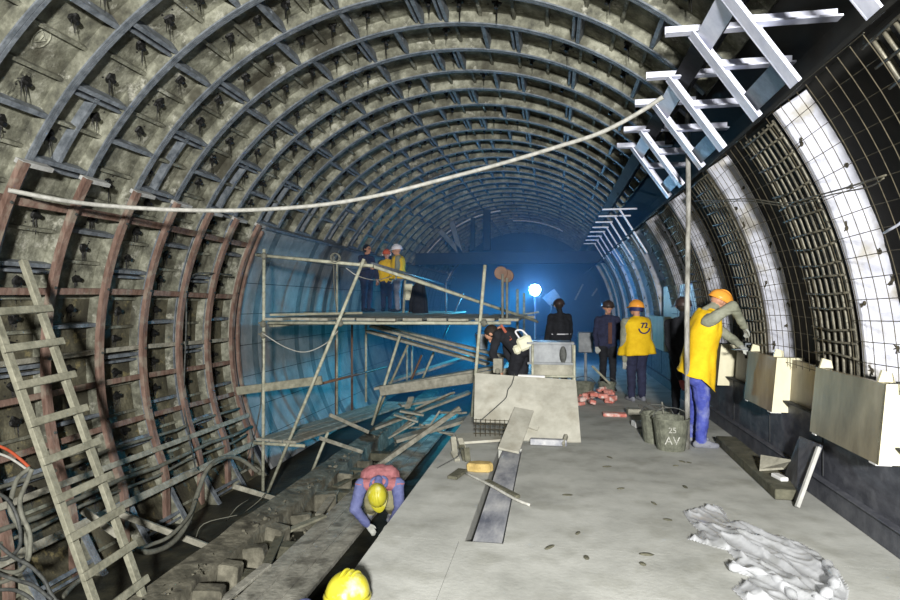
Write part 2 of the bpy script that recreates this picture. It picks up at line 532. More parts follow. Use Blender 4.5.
o = far_plugs.build('sealed_bolt_plug', 'plug', vault); o['kind'] = 'stuff'

# raised casting letters in one of the cells
def letters(txt, size, depth, name):
    cu = bpy.data.curves.new(name, 'FONT'); cu.body = txt; cu.size = size; cu.extrude = depth; cu.align_x = 'CENTER'; cu.align_y = 'CENTER'
    o = bpy.data.objects.new(name, cu); COL.objects.link(o)
    dg = bpy.context.evaluated_depsgraph_get()
    me = bpy.data.meshes.new_from_object(o.evaluated_get(dg))
    bpy.data.objects.remove(o); bpy.data.curves.remove(cu)
    return me


def text_on(txt, size, depth, name, mt, parent, c, ex, ey):
    """ex, ey: reading direction and up direction"""
    me = letters(txt, size, depth, name)
    ex = Vector(ex).normalized(); ey = Vector(ey); ey = (ey - ex * ey.dot(ex)).normalized(); ez = ex.cross(ey)
    mw = Matrix(((ex.x, ey.x, ez.x, 0), (ex.y, ey.y, ez.y, 0), (ex.z, ey.z, ez.z, 0), (0, 0, 0, 1)))
    off = origin(parent) if parent else Vector((0, 0, 0))
    me.transform(Matrix.Translation(Vector(c) - off) @ mw)
    me.materials.clear(); me.materials.append(M[mt])
    o = bpy.data.objects.new(name, me); COL.objects.link(o)
    if parent:
        o.parent = parent
    return o


t_, y_, n_ = rotm(141.5)
p = atR(18, 82, RO)
ang = math.degrees(math.atan2(p.z - ZC, p.x - XC)); t_, y_, n_ = rotm(ang)
near_ring = [c for c in vault.children if c.name.startswith('lining_ring')][4]
text_on('НВС-58', .14, .008, 'cast_lettering', 'iron', near_ring, cyl(RO - .004, ang, p.y), t_, y_)
pe = atR(41, 38, RO); ange = math.degrees(math.atan2(pe.z - ZC, pe.x - XC)); t_, y_, n_ = rotm(ange)
em = MB()
ce = cyl(RO - .004, ange, pe.y)
em.tube([ce + t_ * (.1 * math.cos(2 * PI * j / 20)) + y_ * (.075 * math.sin(2 * PI * j / 20)) for j in range(21)], .008, 6)
em.tube([ce + t_ * .06 - y_ * .03, ce + t_ * .0 + y_ * .045, ce - t_ * .06 - y_ * .03], .008, 6)
em.tube([ce + t_ * .04 + y_ * .0, ce - t_ * .04 + y_ * .0], .008, 6)
em.build('cast_emblem', 'iron', near_ring)

# dark longitudinal girder where the vault ends on the pylon side
g = MB()
for a, w in ((46, .22),):
    c0, c1 = cyl(R0 - .02, a, 1.5), cyl(R0 - .02, a, 31)
    t_, y_, n_ = rotm(a)
    g.beam(c0, c1, .16, .04, n_); g.beam(c0 - n_ * .0 + n_ * .12, c1 + n_ * .12, .03, .22, n_); g.beam(c0 + n_ * .22, c1 + n_ * .22, .18, .03, n_)
structure(g.build('beam', 'dark_steel'))

# dark pylon mass behind the vault edge
w = MB()
prof = [(XC + 4.6 * math.cos(R(A_END + 3)), ZC + 4.6 * math.sin(R(A_END + 3))), (XC + 4.9 * math.cos(R(38)), ZC + 4.9 * math.sin(R(38))), (3.6, 2.2), (3.6, -.4)]
w.loft([[V(x, 1.2, z) for x, z in prof], [V(x, 31.5, z) for x, z in prof]], closed=False)
structure(w.build('wall_back_right', 'dark_panel'))

# ------------------------------------------------------------------ left: smooth track wall beyond the timber ribs
RS = 4.1
YS, YE = 9.98, 31.0
for_bands = MB()
mb = MB()
angs = [151 + (214 - 151) * i / 26 for i in range(27)]
yy = YS; i = 0
while yy < YE - .1:
    y2 = yy + DP / 2
    mi = 1 if i % 2 == 1 and i % 8 != 3 else 0
    w_ = (DP * .30) if mi else (DP * .70)
    y2 = yy + w_
    sector(mb, RS, RS + .05, yy + .003, y2 - .003, 151, 214, step=2.4, mi=mi)
    yy = y2; i += 1
wl = mb.build('wall_left', ['smooth', 'smooth_band']); structure(wl)
sm = MB()
for a in (158, 166, 174, 182, 190, 198, 206):
    t_, y_, n_ = rotm(a)
    sm.beam(cyl(RS - .002, a, YS), cyl(RS - .002, a, YE), .012, .008, n_)
sm.build('wall_seam', 'seam', wl)
tr = MB()
t_, y_, n_ = rotm(151)
tr.beam(cyl(RS, 150.9, YS - .05), cyl(RS, 150.9, YE), .05, .16, n_)
structure(tr.build('trim_1', 'grey_steel'))

# ------------------------------------------------------------------ floors
XE, XR = -1.23, 2.28
slab = MB()
GX0, GX1 = -.60, -.33        # gap strip
GY0, GY1 = 4.2, 6.95
slab.box(((XE + GX0) / 2, (GY0 + 16) / 2, -.09), (GX0 - XE, 16 - GY0, .18))
slab.box(((XE + .0 - .64) / 2, (GY0 + .3) / 2, -.09), (-.64 - XE - .006, GY0 - .3 - .001, .18))
slab.box(((-.64 + XR + .3) / 2, (GY0 + .3) / 2, -.09), (XR + .3 + .64, GY0 - .3 - .001, .18))
slab.box(((GX1 + XR + .3) / 2, (GY0 + 16) / 2, -.09), (XR + .3 - GX1, 16 - GY0, .18))
slab.box(((GX0 + GX1) / 2, (GY1 + 16) / 2, -.09), (GX1 - GX0, 16 - GY1, .18))
slab.box(((XE + XR + .3) / 2, 23.5, -.09), (XR + .3 - XE, 15, .18))
structure(slab.build('floor', 'platform'))
pd = MB()
pd.box(((XE + .9 + XR) / 2, 16, -.6), (XR - XE - .9, 31, .8))
structure(pd.build('floor_support', 'dark_panel'))
pit = MB()
n = 40
for i in range(60):
    pass
gx = [-5.3, -4.7, -4.1, -3.75, -3.4, -2.9, -2.3, -1.6, -.9, -.2, .4]
gy = [1.0 + .5 * i for i in range(61)]
vs = []; fs = []
for x in gx:
    for y in gy:
        vs.append((x, y, FLOOR + .05 * noise.noise(Vector((x * 1.3, y * 1.3, 0)))))
for i in range(len(gx) - 1):
    for j in range(len(gy) - 1):
        a = i * len(gy) + j
        fs.append((a, a + len(gy), a + len(gy) + 1, a + 1))
pit.add(vs, fs)
structure(pit.build('floor_track_pit', 'wet', smooth=True))
ew = MB()
ew.box((XC, 31.2, 1.0), (9.6, .2, 9.0))
structure(ew.build('wall_end', 'dark_steel'))

# stone strip lying in the slot of the platform
st = MB()
st.box(((GX0 + GX1) / 2 + .015, (GY0 + GY1) / 2, -.045), (GX1 - GX0 - .06, GY1 - GY0 - .02, .05))
tag(st.build('stone_strip', 'strip', bevel=.004), 'long blue-grey stone strip let into the slot of the platform floor', 'paving strip')

# ------------------------------------------------------------------ right wall
w = MB()
sector(w, 3.99, 4.08, 1.2, 31, -9, 34.3, step=2)
sector(w, 3.74, 4.1, 1.2, 31, 33.9, 34.3, step=2)
structure(w.build('wall_right', 'dark_panel'))
w = MB()
w.box((XR + .27, 16, .35), (.5, 30, .72))
structure(w.build('trim_2', 'granite'))
w = MB()
w.box((XR - .0, 16, .085), (.06, 30, .17))
w.box((XR - .005, 16, .175), (.075, 30, .012))
structure(w.build('baseboard_right', 'granite2', bevel=.004))
# slab joints of the dark plinth
w = MB()
for y in np.arange(1.8, 20, 1.27):
    w.box((XR + .018, y, .45), (.008, .012, .5))
w.box((XR + .24, 16, .715), (.54, 30, .012))
structure(w.build('trim_3', 'seam'))

# arch ribs, cages, wire meshes
COLY = [2.68 + 2.1 * i for i in range(13)]
COLY[1] = 4.78; COLY[2] = 6.77; COLY[3] = 8.95
names_rib = []
rr2 = random.Random(11)
for i, y in enumerate(COLY):
    if y > 24:
        break
    hw = .205 if i < 3 else .24
    rib = MB()
    hw = .205 if i < 3 else .24
    rings = []
    for s in range(31):
        a = -1 + (33.6 + 1) * s / 30
        wob = .025 * noise.noise(Vector((s * .7, i * 3.1, 0)))
        rings.append([cyl(3.99, a, y + .03 + wob), cyl(3.79, a, y + hw - .05 + wob), cyl(3.785, a, y + hw), cyl(3.99, a, y + hw)])
    rib.loft(rings)
    if i:
        t = thing('white_arch_rib', 'curved white plastered arch rib on the dark pylon wall, %s from the camera' % ORD[i - 1], 'arch rib', cyl(3.8, 0, y), 'white arch ribs')
        rib.build('plastered_face', 'white_rib', t)
    # ragged plaster lumps along its far edge
    if 0 < i < 8:
        for s in range(9):
            lm = MB()
            a = 2 + 30 * s / 9 + rr2.uniform(-1, 1)
            sd = rr2.choice((-1, 1)) if i > 0 else 1
            q0 = rr2.uniform(.05, .2) if sd > 0 else rr2.uniform(.7, .95); kc = cyl(3.79 + .2 * q0, a, y + hw - .05 - (hw - .08) * q0 - .01); lm.ell(kc, (.012, .014, .02), nu=7, nv=5)
            for q_ in range(3): lm.tube([kc, kc + V(-.02, rr2.uniform(-.05, .05), rr2.uniform(-.05, .05))], .006, 5)
            lm.build('tie_knot', 'rebar_dark', t)
    # cage of heavy curved bars beyond the rib
    if i < 9:
        cg = thing('rebar_cage', ('cage of heavy curved bars just beyond the %s white arch rib from the camera' % ORD[i - 1] if i else 'cage of heavy curved bars showing at the top corner over the pylon wall'), 'rebar cage', cyl(3.75, 0, y + .6), 'rebar cages')
        vb = MB(); hb = MB()
        c0, c1 = y + hw + .04, y + hw + (.72 if i < 4 else .6)
        nb = 7 if i < 5 else 5
        for b in range(nb):
            yb = c0 + (c1 - c0) * b / (nb - 1)
            vb.tube([cyl(3.77, -.5 + 33.5 * s / 16, yb - .004 * s * b / nb) for s in range(17)], .0135, 6)
            if i < 3:
                vb.tube([cyl(3.85, -.5 + 33.5 * s / 16, yb + .045) for s in range(17)], .011, 5)
        vb.build('curved_bar', 'rebar', cg, smooth=True)
        for s in range(17):
            a = .8 + 32 * s / 16 + rr2.uniform(-.3, .3)
            hb.tube([cyl(3.752, a, c0 - .05), cyl(3.748, a + rr2.uniform(-.4, .4), (c0 + c1) / 2), cyl(3.752, a, c1 + .03)], .009, 5)
        hb.build('stirrup', 'rebar', cg, smooth=True)
    # thin wire mesh over rib and wall
    if 0 < i < 5:
        wm = MB()
        m0, m1 = y - 1.25, y + hw + .02
        for s in range(15):
            a = .5 + 33.2 * s / 14
            wm.tube([cyl(3.745, a, m0), cyl(3.74, a + .25, (m0 + m1) / 2), cyl(3.745, a, m1)], .0032, 4)
        for b in range(11):
            yb = m0 + (m1 - m0) * b / 10
            wm.tube([cyl(3.735, .3 + 33.3 * s / 14, yb) for s in range(15)], .003, 4)
        tag(wm.build('wire_mesh', 'rebar_dark'), 'thin rusty wire mesh stretched over the white arch rib, %s from the camera' % ORD[i - 1], 'wire mesh', 'wire meshes')

# marble boxes on the ledge
for i, (ya, yb) in enumerate(((4.42, 5.5), (6.38, 7.25), (8.35, 9.3))):
    b = MB()
    f0, f1 = 2.15, 2.2
    b.add([V(f0, ya, .6), V(f0, yb, .6), V(f1, yb, 1.14), V(f1, ya, 1.14), V(f0 + .035, ya + .02, .6), V(f0 + .035, yb, .6), V(f1 + .035, yb, 1.14), V(f1 + .035, ya + .02, 1.14)],
          [(0, 1, 2, 3), (7, 6, 5, 4), (0, 4, 5, 1), (3, 2, 6, 7), (0, 3, 7, 4), (1, 5, 6, 2)])
    fb_ = b; b = MB()
    b.add([V(f0, ya, .6), V(f1, ya, 1.14), V(2.45, ya, 1.14), V(2.45, ya, .6), V(f0, ya + .03, .6), V(f1, ya + .03, 1.14), V(2.45, ya + .03, 1.14), V(2.45, ya + .03, .6)],
          [(0, 3, 2, 1), (4, 5, 6, 7), (0, 4, 7, 3), (1, 2, 6, 5), (0, 1, 5, 4), (3, 7, 6, 2)])
    t = thing('marble_box', 'cream marble clad box jutting from the dark pylon wall, %s from the camera' % ORD[i], 'marble box', (f0, ya, .6), 'marble boxes')
    fb_.build('front_slab', 'marble_shade', t)['label'] = 'front slab with grazing shade put into its colour'
    b.build('end_slab', 'marble', t)
    c = MB()
    c.box((2.38, (ya + yb) / 2 + .02, .86), (.3, yb - ya - .1, .5))
    c.build('core', 'dark_panel', t)
    s = MB()
    s.beam(V(2.33, yb, .58), V(2.33, yb + .95, .6), .03, .0 + .03)
    s.add([V(2.31, yb + .01, .62), V(2.31, yb + .9, .62), V(2.34, yb + .9, 1.12), V(2.34, yb + .01, 1.12), V(2.36, yb + .01, .62), V(2.36, yb + .9, .62), V(2.39, yb + .9, 1.12), V(2.39, yb + .01, 1.12)],
          [(0, 1, 2, 3), (7, 6, 5, 4), (0, 4, 5, 1), (3, 2, 6, 7), (0, 3, 7, 4), (1, 5, 6, 2)])
    s.build('recessed_slab', 'marble_shade', t)
    if i < 2:
        for j, yy in enumerate((ya + .12, yb - .05)):
            wg = MB()
            wg.add([V(2.21, yy, 1.14), V(2.3, yy - .03, 1.14), V(2.3, yy, 1.2), V(2.23, yy - .01, 1.22), V(2.21, yy + .025, 1.14), V(2.3, yy - .005, 1.14), V(2.3, yy + .025, 1.2), V(2.23, yy + .015, 1.22)], [(0, 1, 2, 3), (7, 6, 5, 4), (0, 4, 5, 1), (1, 5, 6, 2), (2, 6, 7, 3), (3, 7, 4, 0)])
            tag(wg.build('marble_offcut', 'marble'), 'pointed cream marble offcut standing on the %s marble box, %s end' % (ORD[i], 'near' if j == 0 else 'far'), 'offcut', 'marble offcuts')
        wd = MB()
        wd.box((2.2, ya + .08, .593), (.1, .09, .012))
        wd.box((2.2, yb - .08, .593), (.1, .07, .012))
        wd.build('wedge', 'whiteblock', t)

# tall marble slabs already fixed further along
for i, (px0, px1, ytop, ybot, X) in enumerate(((663, 697, 287, 372, 2.25), (648, 663, 315, 372, 2.12))):
    a = atX(px0, ytop, X); b2 = atX(px1, ytop, X)
    zt = a.z; y1, y2 = b2.y, a.y
    s = MB(); s.box((X + .04, (y1 + y2) / 2, (zt + .75) / 2), (.06, abs(y2 - y1), zt - .75))
    s.box((X + .2, y1, (zt + .75) / 2), (.36, .05, zt - .75))
    tag(s.build('marble_slab', 'marble', bevel=.004), ('tall pale marble slab on the pylon wall behind the stooping worker in yellow', 'low pale marble slab beside the shoulder of the worker with the emblem vest')[i], 'marble slab')

# white bracket frames hanging from the vault over the pylon wall
for i, (ya, yb) in enumerate(((2.65, 3.4), (4.42, 5.2), (6.2, 7.02), (8.08, 8.9))):
    t = thing('hanging_bracket', 'white painted steel ladder-like bracket at the vault edge, %s from the camera' % ORD[i], 'bracket', cyl(3.78, 40, ya), 'bracket frames')
    for y in (ya, yb):
        c = MB()
        p, q = cyl(3.86, 47.6, y), cyl(3.76, 33.9, y)
        t_, y_, n_ = rotm(40.5)
        c.beam(p, q, .14, .014, n_)                   # flange facing the tunnel
        c.beam(p + y_ * .067 - n_ * .04, q + y_ * .067 - n_ * .04, .014, .095, n_)
        c.build('chord', 'white_steel', t)
        k = MB()                                        # horizontal tie to the lining
        zt = p.z - .02
        k.beam(V(p.x - .2, y, zt + .03), V(p.x + .55, y, zt + .03), .09, .012, (0, 0, 1))
        k.beam(V(p.x - .2, y + .045, zt + .07), V(p.x + .55, y + .045, zt + .07), .012, .08, (0, 0, 1))
        k.build('tie', 'white_steel', t)
        k = MB()
        m_ = p.lerp(q, .55)
        k.beam(V(m_.x - .05, y, m_.z + .12), V(m_.x + .5, y, m_.z + .12), .09, .014, (0, 0, 1))
        k.beam(V(m_.x - .05, y + .045, m_.z + .16), V(m_.x + .5, y + .045, m_.z + .16), .012, .08, (0, 0, 1))
        k.build('tie', 'white_steel', t)
        k = MB()
        k.beam(V(p.x + .5, y, zt + .05), V(p.x + .5, y, zt + .6), .08, .08, (0, 1, 0))
        k.build('hanger', 'dark_steel', t)
    for f_ in (.14, .82):
        b = MB()
        t_, y_, n_ = rotm(47.6 - 13.7 * f_)
        p = cyl(3.86, 47.6, ya).lerp(cyl(3.76, 33.9, ya), f_); q = cyl(3.86, 47.6, yb).lerp(cyl(3.76, 33.9, yb), f_)
        b.beam(p - n_ * .03, q - n_ * .03, .17, .014, n_)
        b.build('batten', 'grey_steel' if f_ > .5 else 'white_steel', t)
for i, y in enumerate((12.9, 13.9, 14.9, 15.9, 16.9, 18.0, 19.1, 20.2)):
    t = thing('bracket_bar', 'slim pale steel bar slanting at the far vault edge, %s from the camera' % ORD[i], 'bracket', cyl(3.8, 34, y), 'slanting bars of the far brackets')
    c = MB(); t_, y_, n_ = rotm(34)
    c.beam(cyl(3.86, 42, y), cyl(3.80, 26, y), .075, .03, n_); c.build('chord', 'white_steel', t)
    c = MB(); p = cyl(3.86, 42, y); c.beam(V(p.x - .35, y, p.z), V(p.x + (.35 if i < 2 else .06), y, p.z), .07, .03); c.build('tie', 'white_steel', t)

# ------------------------------------------------------------------ timber formwork on the left
RIBY = [5.0, 5.8, 6.6, 7.4, 8.21, 8.97, 9.72]
for i, y in enumerate(RIBY):
    t = thing('timber_rib', 'curved reddish timber rib standing against the iron lining, %s from the camera' % ORD[i], 'timber rib', cyl(4.1, 205, y), 'curved timber ribs')
    b = MB()
    pts = [cyl(4.05, 150.6 + (203 - 150.6) * s / 22, y) for s in range(23)]
    ups = [rotm(150.6 + (203 - 150.6) * s / 22)[2] for s in range(23)]
    e = pts[-1]
    pts += [V(e.x + .03, y, e.z - .15), V(e.x + .05, y, FLOOR + .02)]
    ups += [V(1, 0, 0), V(1, 0, 0)]
    b.strip(pts, .085, .06, ups)
    bd_ = b.build('board', 'red_wood', t)
    c = MB()
    p = cyl(4.08, 150.6, y)
    t_, y_, n_ = rotm(150.6)
    c.beam(p + V(0, -.03, 0) + t_ * .02, p + V(0, .36, 0) + t_ * .02 + n_ * -.03, .05, .10, n_)
    c.build('cap_block', 'cap', t, bevel=.004)
    c = MB()
    c.strip([cyl(4.17, 153 + 46 * s / 18, y + .13) for s in range(19)], .05, .03, [rotm(153 + 46 * s / 18)[2] for s in range(19)])
    c.build('backing_lath', 'grey_wood', t)
    c = MB()
    for a in (156.4, 168.5, 179.8, 191.5):
        q = cyl(4.01, a, y); t_, y_, n_ = rotm(a); c.tube([q, q + n_ * .012], .016, 8)
    c.build('bolt_head', 'cable', bd_)
# last doubled rib at the edge of the smooth wall
t = thing('timber_rib', 'thin reddish timber rib at the edge of the smooth grey wall', 'timber rib', cyl(4.0, 205, 9.95), 'curved timber ribs')
b = MB(); b.strip([cyl(4.05, 152 + 56 * s / 22, 9.93) for s in range(23)], .06, .05, [rotm(152 + 56 * s / 22)[2] for s in range(23)]); b.build('board', 'red_wood', t)
for i, (a, mt, desc, wd) in enumerate(((156.3, 'red_wood', 'uppermost long reddish timber rail behind the curved timber ribs', .085), (169.4, 'red_wood', 'second reddish timber rail down, at the height of the ladder top', .075),
                                     (179.9, 'grey_wood', 'grey timber rail between two reddish rails behind the curved ribs', .06), (185.5, 'red_wood', 'third reddish timber rail down, behind the ladder', .07),
                                     (193.2, 'red_wood', 'lowest reddish timber rail behind the curved timber ribs', .07))):
    t_, y_, n_ = rotm(a)
    b = MB(); b.strip([cyl(4.13, a + .25 * math.sin(s), 3.2 + 6.7 * s / 8) for s in range(9)], wd * .5, wd, t_)
    tag(b.build('timber_rail', mt, bevel=.005), desc, 'timber rail', 'long rails across the ribs')
for i, (a, rad, mt, desc, cat, w_) in enumerate(((199.5, 4.0, 'grey_wood', 'grey timber rail low on the lining, just above a pipe', 'timber rail', .07),
                                            (206.5, 3.98, 'grey_wood', 'lowest grey timber rail near the foot of the ribs', 'timber rail', .09))):
    t_, y_, n_ = rotm(a)
    b = MB(); b.beam(cyl(rad, a, 3.4), cyl(rad, a, 9.8), w_ * .4, w_, t_)
    tag(b.build('timber_rail', mt, bevel=.005), desc, cat)
for i, (a, rad, r_, desc) in enumerate(((197, 4.06, .022, 'thin dark pipe running along the lining above the low grey rail'), (202.5, 4.02, .028, 'dark pipe running along the lining between the two low grey rails'),
                                       (204, 4.08, .02, 'thin dark pipe tucked behind the lowest grey rail'))):
    b = MB(); b.tube([cyl(rad, a + .3 * math.sin(2.1 * s + i), 3.4 + 6.4 * s / 10) for s in range(11)], r_, 8)
    tag(b.build('pipe', 'hose', smooth=True), desc, 'pipe')

# ------------------------------------------------------------------ ladder
def ladder_pt(z, y):
    f = (2.09 - z) / (2.09 + 1.02)
    return V(-5.0 + 1.28 * f, y, z)


t = thing('ladder', 'pale home-made timber ladder leaning on the ribbed lining', 'ladder', ladder_pt(FLOOR, 4.75))
for y, zt in ((4.5, 1.75), (5.0, 2.09)):
    b = MB(); b.beam(ladder_pt(FLOOR + .02, y), ladder_pt(zt, y), .075, .05, (1, 0, .4)); b.build('rail', 'pale_wood', t, bevel=.006)
for i in range(10):
    z = 1.58 - .315 * i
    b = MB(); p, q = ladder_pt(z - .0, 4.42), ladder_pt(z + .03, 5.08)
    o_ = V(.045, 0, .02)
    b.beam(p + o_, q + o_, .035, .07, (-.4, 0, 1)); b.build('rung', 'pale_wood', t, bevel=.005)

# ------------------------------------------------------------------ cables at lower left
def hose(name, pts, r, mt, label, cat='cable', group=None, n=6):
    b = MB(); b.tube(spline(pts, n), r, 7)
    return tag(b.build(name, mt, smooth=True), label, cat, group)


def LP(px, py, Y):
    return atY(px, py, Y)


hose('cable', [LP(-6, 444, 4.5), LP(8, 450, 4.5), LP(20, 459, 4.5), LP(30, 468, 4.5)], .013, 'ocable', 'short orange cable entering beside the ladder above the cable coils')
hose('cable', [LP(-6, 452, 4.5), LP(10, 458, 4.5), LP(28, 470, 4.5)], .011, 'pipe', 'pale cable running just under the orange cable')
coil = [((30, 468), (18, 478), (12, 495), (10, 510), (18, 525), (26, 540), (28, 555), (22, 570), (8, 580), (-8, 584)),
        ((32, 469), (26, 484), (20, 500), (22, 515), (30, 535), (28, 560), (16, 572), (-8, 570)),
        ((-6, 492), (8, 500), (18, 520), (20, 545), (8, 558), (-8, 560)),
        ((-6, 540), (12, 556), (30, 566), (44, 580), (50, 592), (60, 606)),
        ((-6, 572), (16, 580), (34, 586), (52, 600)),
        ((-6, 590), (14, 590), (30, 598), (36, 608))]
lab = ['thick loop of dusty cable hanging from the orange cable, the outer of the pair', 'inner loop of dusty cable hanging beside the ladder foot', 'black cable loop at the picture edge below the orange cable',
       'black cable bending down towards the ladder foot', 'lower black cable sagging under the loops', 'lowest black cable near the bottom edge']
for i, c in enumerate(coil):
    hose('cable', [atY(x, y, 4.35 - .03 * i) for x, y in c], .019 if i < 2 else .015, 'hose' if i < 2 else 'cable', lab[i])
hose('hose', [LP(258, 472, 8.2), LP(240, 459, 8.0), LP(222, 458, 7.6), LP(207, 470, 7.2), LP(197, 495, 6.9), LP(188, 522, 6.5), LP(172, 543, 6.1), LP(150, 552, 5.7), LP(132, 548, 5.5), LP(120, 540, 5.3)], .03, 'hose',
     'thick grey hose arching over the pit floor past the rib feet', 'hose', n=8)
hose('hose', [LP(196, 500, 6.8), LP(189, 516, 6.5), LP(170, 536, 6.1), LP(150, 545, 5.8), LP(120, 556, 5.3), LP(80, 580, 4.8), LP(60, 600, 4.4)], .022, 'hose', 'thin grey hose trailing along the foot of the ladder', 'hose', n=8)
hose('cable', [LP(190, 235, 8.4), LP(187, 275, 8.3), LP(186, 330, 8.3), LP(184, 400, 8.2), LP(190, 440, 8.0), LP(196, 470, 7.6)], .012, 'cable', 'black cable hanging down beside the fifth curved rib')
hose('cable', [LP(232, 275, 9.4), LP(205, 273, 8.7), LP(192, 276, 8.4), LP(187, 290, 8.3), LP(186, 312, 8.3)], .012, 'cable', 'black cable bent sideways between the curved ribs')

# long pale hose slung across the tunnel
hp = [(663, 97, 6.35), (635, 115, 6.5), (600, 133, 6.6), (560, 146, 6.8), (500, 164, 6.9), (440, 180, 6.9), (380, 195, 6.8), (320, 205, 6.6), (250, 210, 6.3), (180, 210, 6.0), (110, 206, 5.7), (60, 200, 5.3), (8, 190, 4.95)]
b = MB(); b.tube(spline([atY(*p) for p in hp], 6), .024, 8)
tag(b.build('slung_hose', 'pipe', smooth=True), 'long pale hose slung across the tunnel from the ribs to a white bracket', 'hose')
# tall wooden prop pole
b = MB(); b.tube([atY(687.5, 95, 7.25), atY(688.5, 200, 7.25), atY(687, 320, 7.25), atY(687.5, 449, 7.25)], [.026, .028, .03, .028], 8)
tag(b.build('timber_prop', 'prop', smooth=True), 'tall slim pale wooden prop standing in front of the stooping worker', 'pole')
# wires along the pylon wall
hose('wire', [atR(694, 201, 3.70), atR(720, 200, 3.68), atR(750, 199, 3.66), atR(785, 203, 3.68), atR(815, 196, 3.68), atR(845, 188, 3.66), atR(886, 175, 3.66)], .006, 'rebar', 'thin pale wire strung along the pylon wall meshes, the upper one', 'wire')
hose('wire', [atR(700, 203, 3.69), atR(745, 201, 3.66), atR(790, 206, 3.67), atR(830, 195, 3.64), atR(868, 187, 3.66), atR(884, 178, 3.66)], .005, 'rebar', 'second thin pale wire sagging just below the first', 'wire')
hose('wire', [atR(902, 222, 3.6), atR(896, 226, 3.6), atR(889, 230, 3.6), atR(884, 233, 3.62)], .008, 'white_steel', 'short white wire end sticking out at the edge of the pylon wall', 'wire')

# ------------------------------------------------------------------ track pit: boards, curb, sleepers, rubble
cb = MB()
pts = []
rings = []
for s in range(60):
    y = 3.0 + .42 * s
    h = -1.02 + .04 * noise.noise(V(y * 2, 0, 5)); l = -3.78 + .02 * noise.noise(V(y * 1.5, 3, 0)); r_ = -3.44 + .05 * noise.noise(V(y * 2.3, 7, 0))
    rings.append([V(l - .06, y, FLOOR - .05), V(r_ + .05, y, FLOOR - .05), V(r_, y, h - .02), V(l, y, h + .02)])
cb.loft(rings)
tag(cb.build('concrete_curb', 'pit_concrete'), 'long dirty concrete curb running along the track pit', 'curb')
rb = random.Random(5)
k = 0
for i, y in enumerate((5.3, 5.8, 6.35, 6.9, 7.6, 8.4, 9.3, 10.3)):
    b = MB()
    sz = (rb.uniform(.22, .32), rb.uniform(.14, .22), rb.uniform(.22, .34))
    rot = Matrix.Rotation(rb.uniform(-.3, .3), 3, 'Z') @ Matrix.Rotation(rb.uniform(-.15, .15), 3, 'Y')
    b.box((-3.28 + rb.uniform(-.04, .04), y, FLOOR + sz[2] / 2 - .01), sz, rot)
    tag(b.build('concrete_block', 'pit_concrete', bevel=.02), 'rough broken concrete block beside the pit curb, %s from the camera' % ORD[i], 'concrete block', 'broken blocks along the curb')
for i, y in enumerate((5.95, 6.75, 7.7, 8.8, 10.0, 11.2)):
    b = MB(); b.box((-2.95, y, FLOOR + .08), (.95, .2, .15), Matrix.Rotation(.04 * (i % 3 - 1), 3, 'Z'))
    tag(b.build('sleeper', 'dark_wood', bevel=.012), 'dark timber sleeper lying across the pit under the boards, %s from the camera' % ORD[i], 'sleeper', 'sleepers in the pit')
for i, (x, y, ln, a, mt) in enumerate(((-3.05, 5.6, .9, .1, 'pit_wood'), (-3.15, 6.5, .8, -.25, 'dark_wood'), (-3.1, 7.3, .6, .5, 'pale_wood'), (-3.12, 8.1, .9, -.1, 'grey_wood'), (-3.2, 9.2, .7, .3, 'dark_wood'))):
    b = MB(); d = V(math.sin(a), math.cos(a), 0) * ln / 2; c = V(x, y, FLOOR + .19)
    b.beam(c - d, c + d + V(0, 0, .03), .1, .03)
    tag(b.build('scrap_board', mt, bevel=.004), ['grey scrap board lying lengthwise over the near sleepers', 'dark scrap board slanting in the trough by the curb', 'short pale scrap board lying askew in the trough',
                                       'long grey scrap board in the trough behind the pale one', 'dark scrap board far down the trough'][i], 'scrap board')
for i, x in enumerate((-2.88, -2.66, -2.44)):
    b = MB(); rings = []
    for s in range(24):
        y = 3.4 + .5 * s + i * .2
        wv = .02 * noise.noise(V(y, i * 4, 0)); rings.append([V(x - .1 + wv, y, FLOOR + .155), V(x + .1 + wv, y, FLOOR + .155), V(x + .1 + wv, y, FLOOR + .2 + wv), V(x - .1 + wv, y, FLOOR + .2 + wv)])
    b.loft(rings)
    tag(b.build('walkway_plank', 'pit_wood'), ['long grey walkway plank in the pit on the curb side', 'middle one of the three long grey walkway planks in the pit', 'long grey walkway plank in the pit on the platform side'][i], 'plank', 'walkway planks in the pit')
rub = MB()
for i in range(260):
    y = rb.uniform(4.2, 13); x = -3.2 + rb.gauss(0, .14)
    if rb.random() < .3:
        x = -3.5 + rb.gauss(0, .08)
    s = rb.uniform(.012, .045)
    z = FLOOR + .03 if x > -3.4 else -1.0
    q = [V(rb.uniform(-1, 1), rb.uniform(-1, 1), rb.uniform(-.6, 1)) * s + V(x, y, z) for _ in range(6)]
    rub.add(q, [(0, 1, 2), (0, 2, 3), (0, 3, 4), (1, 2, 5), (2, 3, 5), (3, 4, 5), (0, 1, 4), (1, 5, 4)])
tag(rub.build('rubble', 'pit_concrete'), 'small concrete rubble and chips strewn along the pit curb', 'rubble', kind='stuff')
for i, (p, q, desc) in enumerate((((115, 512, 6.3), (222, 552, 6.9), 'pale timber batten lying from the rib feet across the pit floor'), ((233, 486, 8.0), (290, 503, 8.6), 'pale batten on the pit floor beside the scaffold pole foot'),
                                  ((83, 510, 5.4), (118, 535, 5.6), 'short pale batten behind the ladder'))):
    a, c = atY(*p), atY(*q)
    b = MB(); b.beam(a, c, .05, .07); tag(b.build('batten', 'grey_wood', bevel=.005), desc, 'batten')
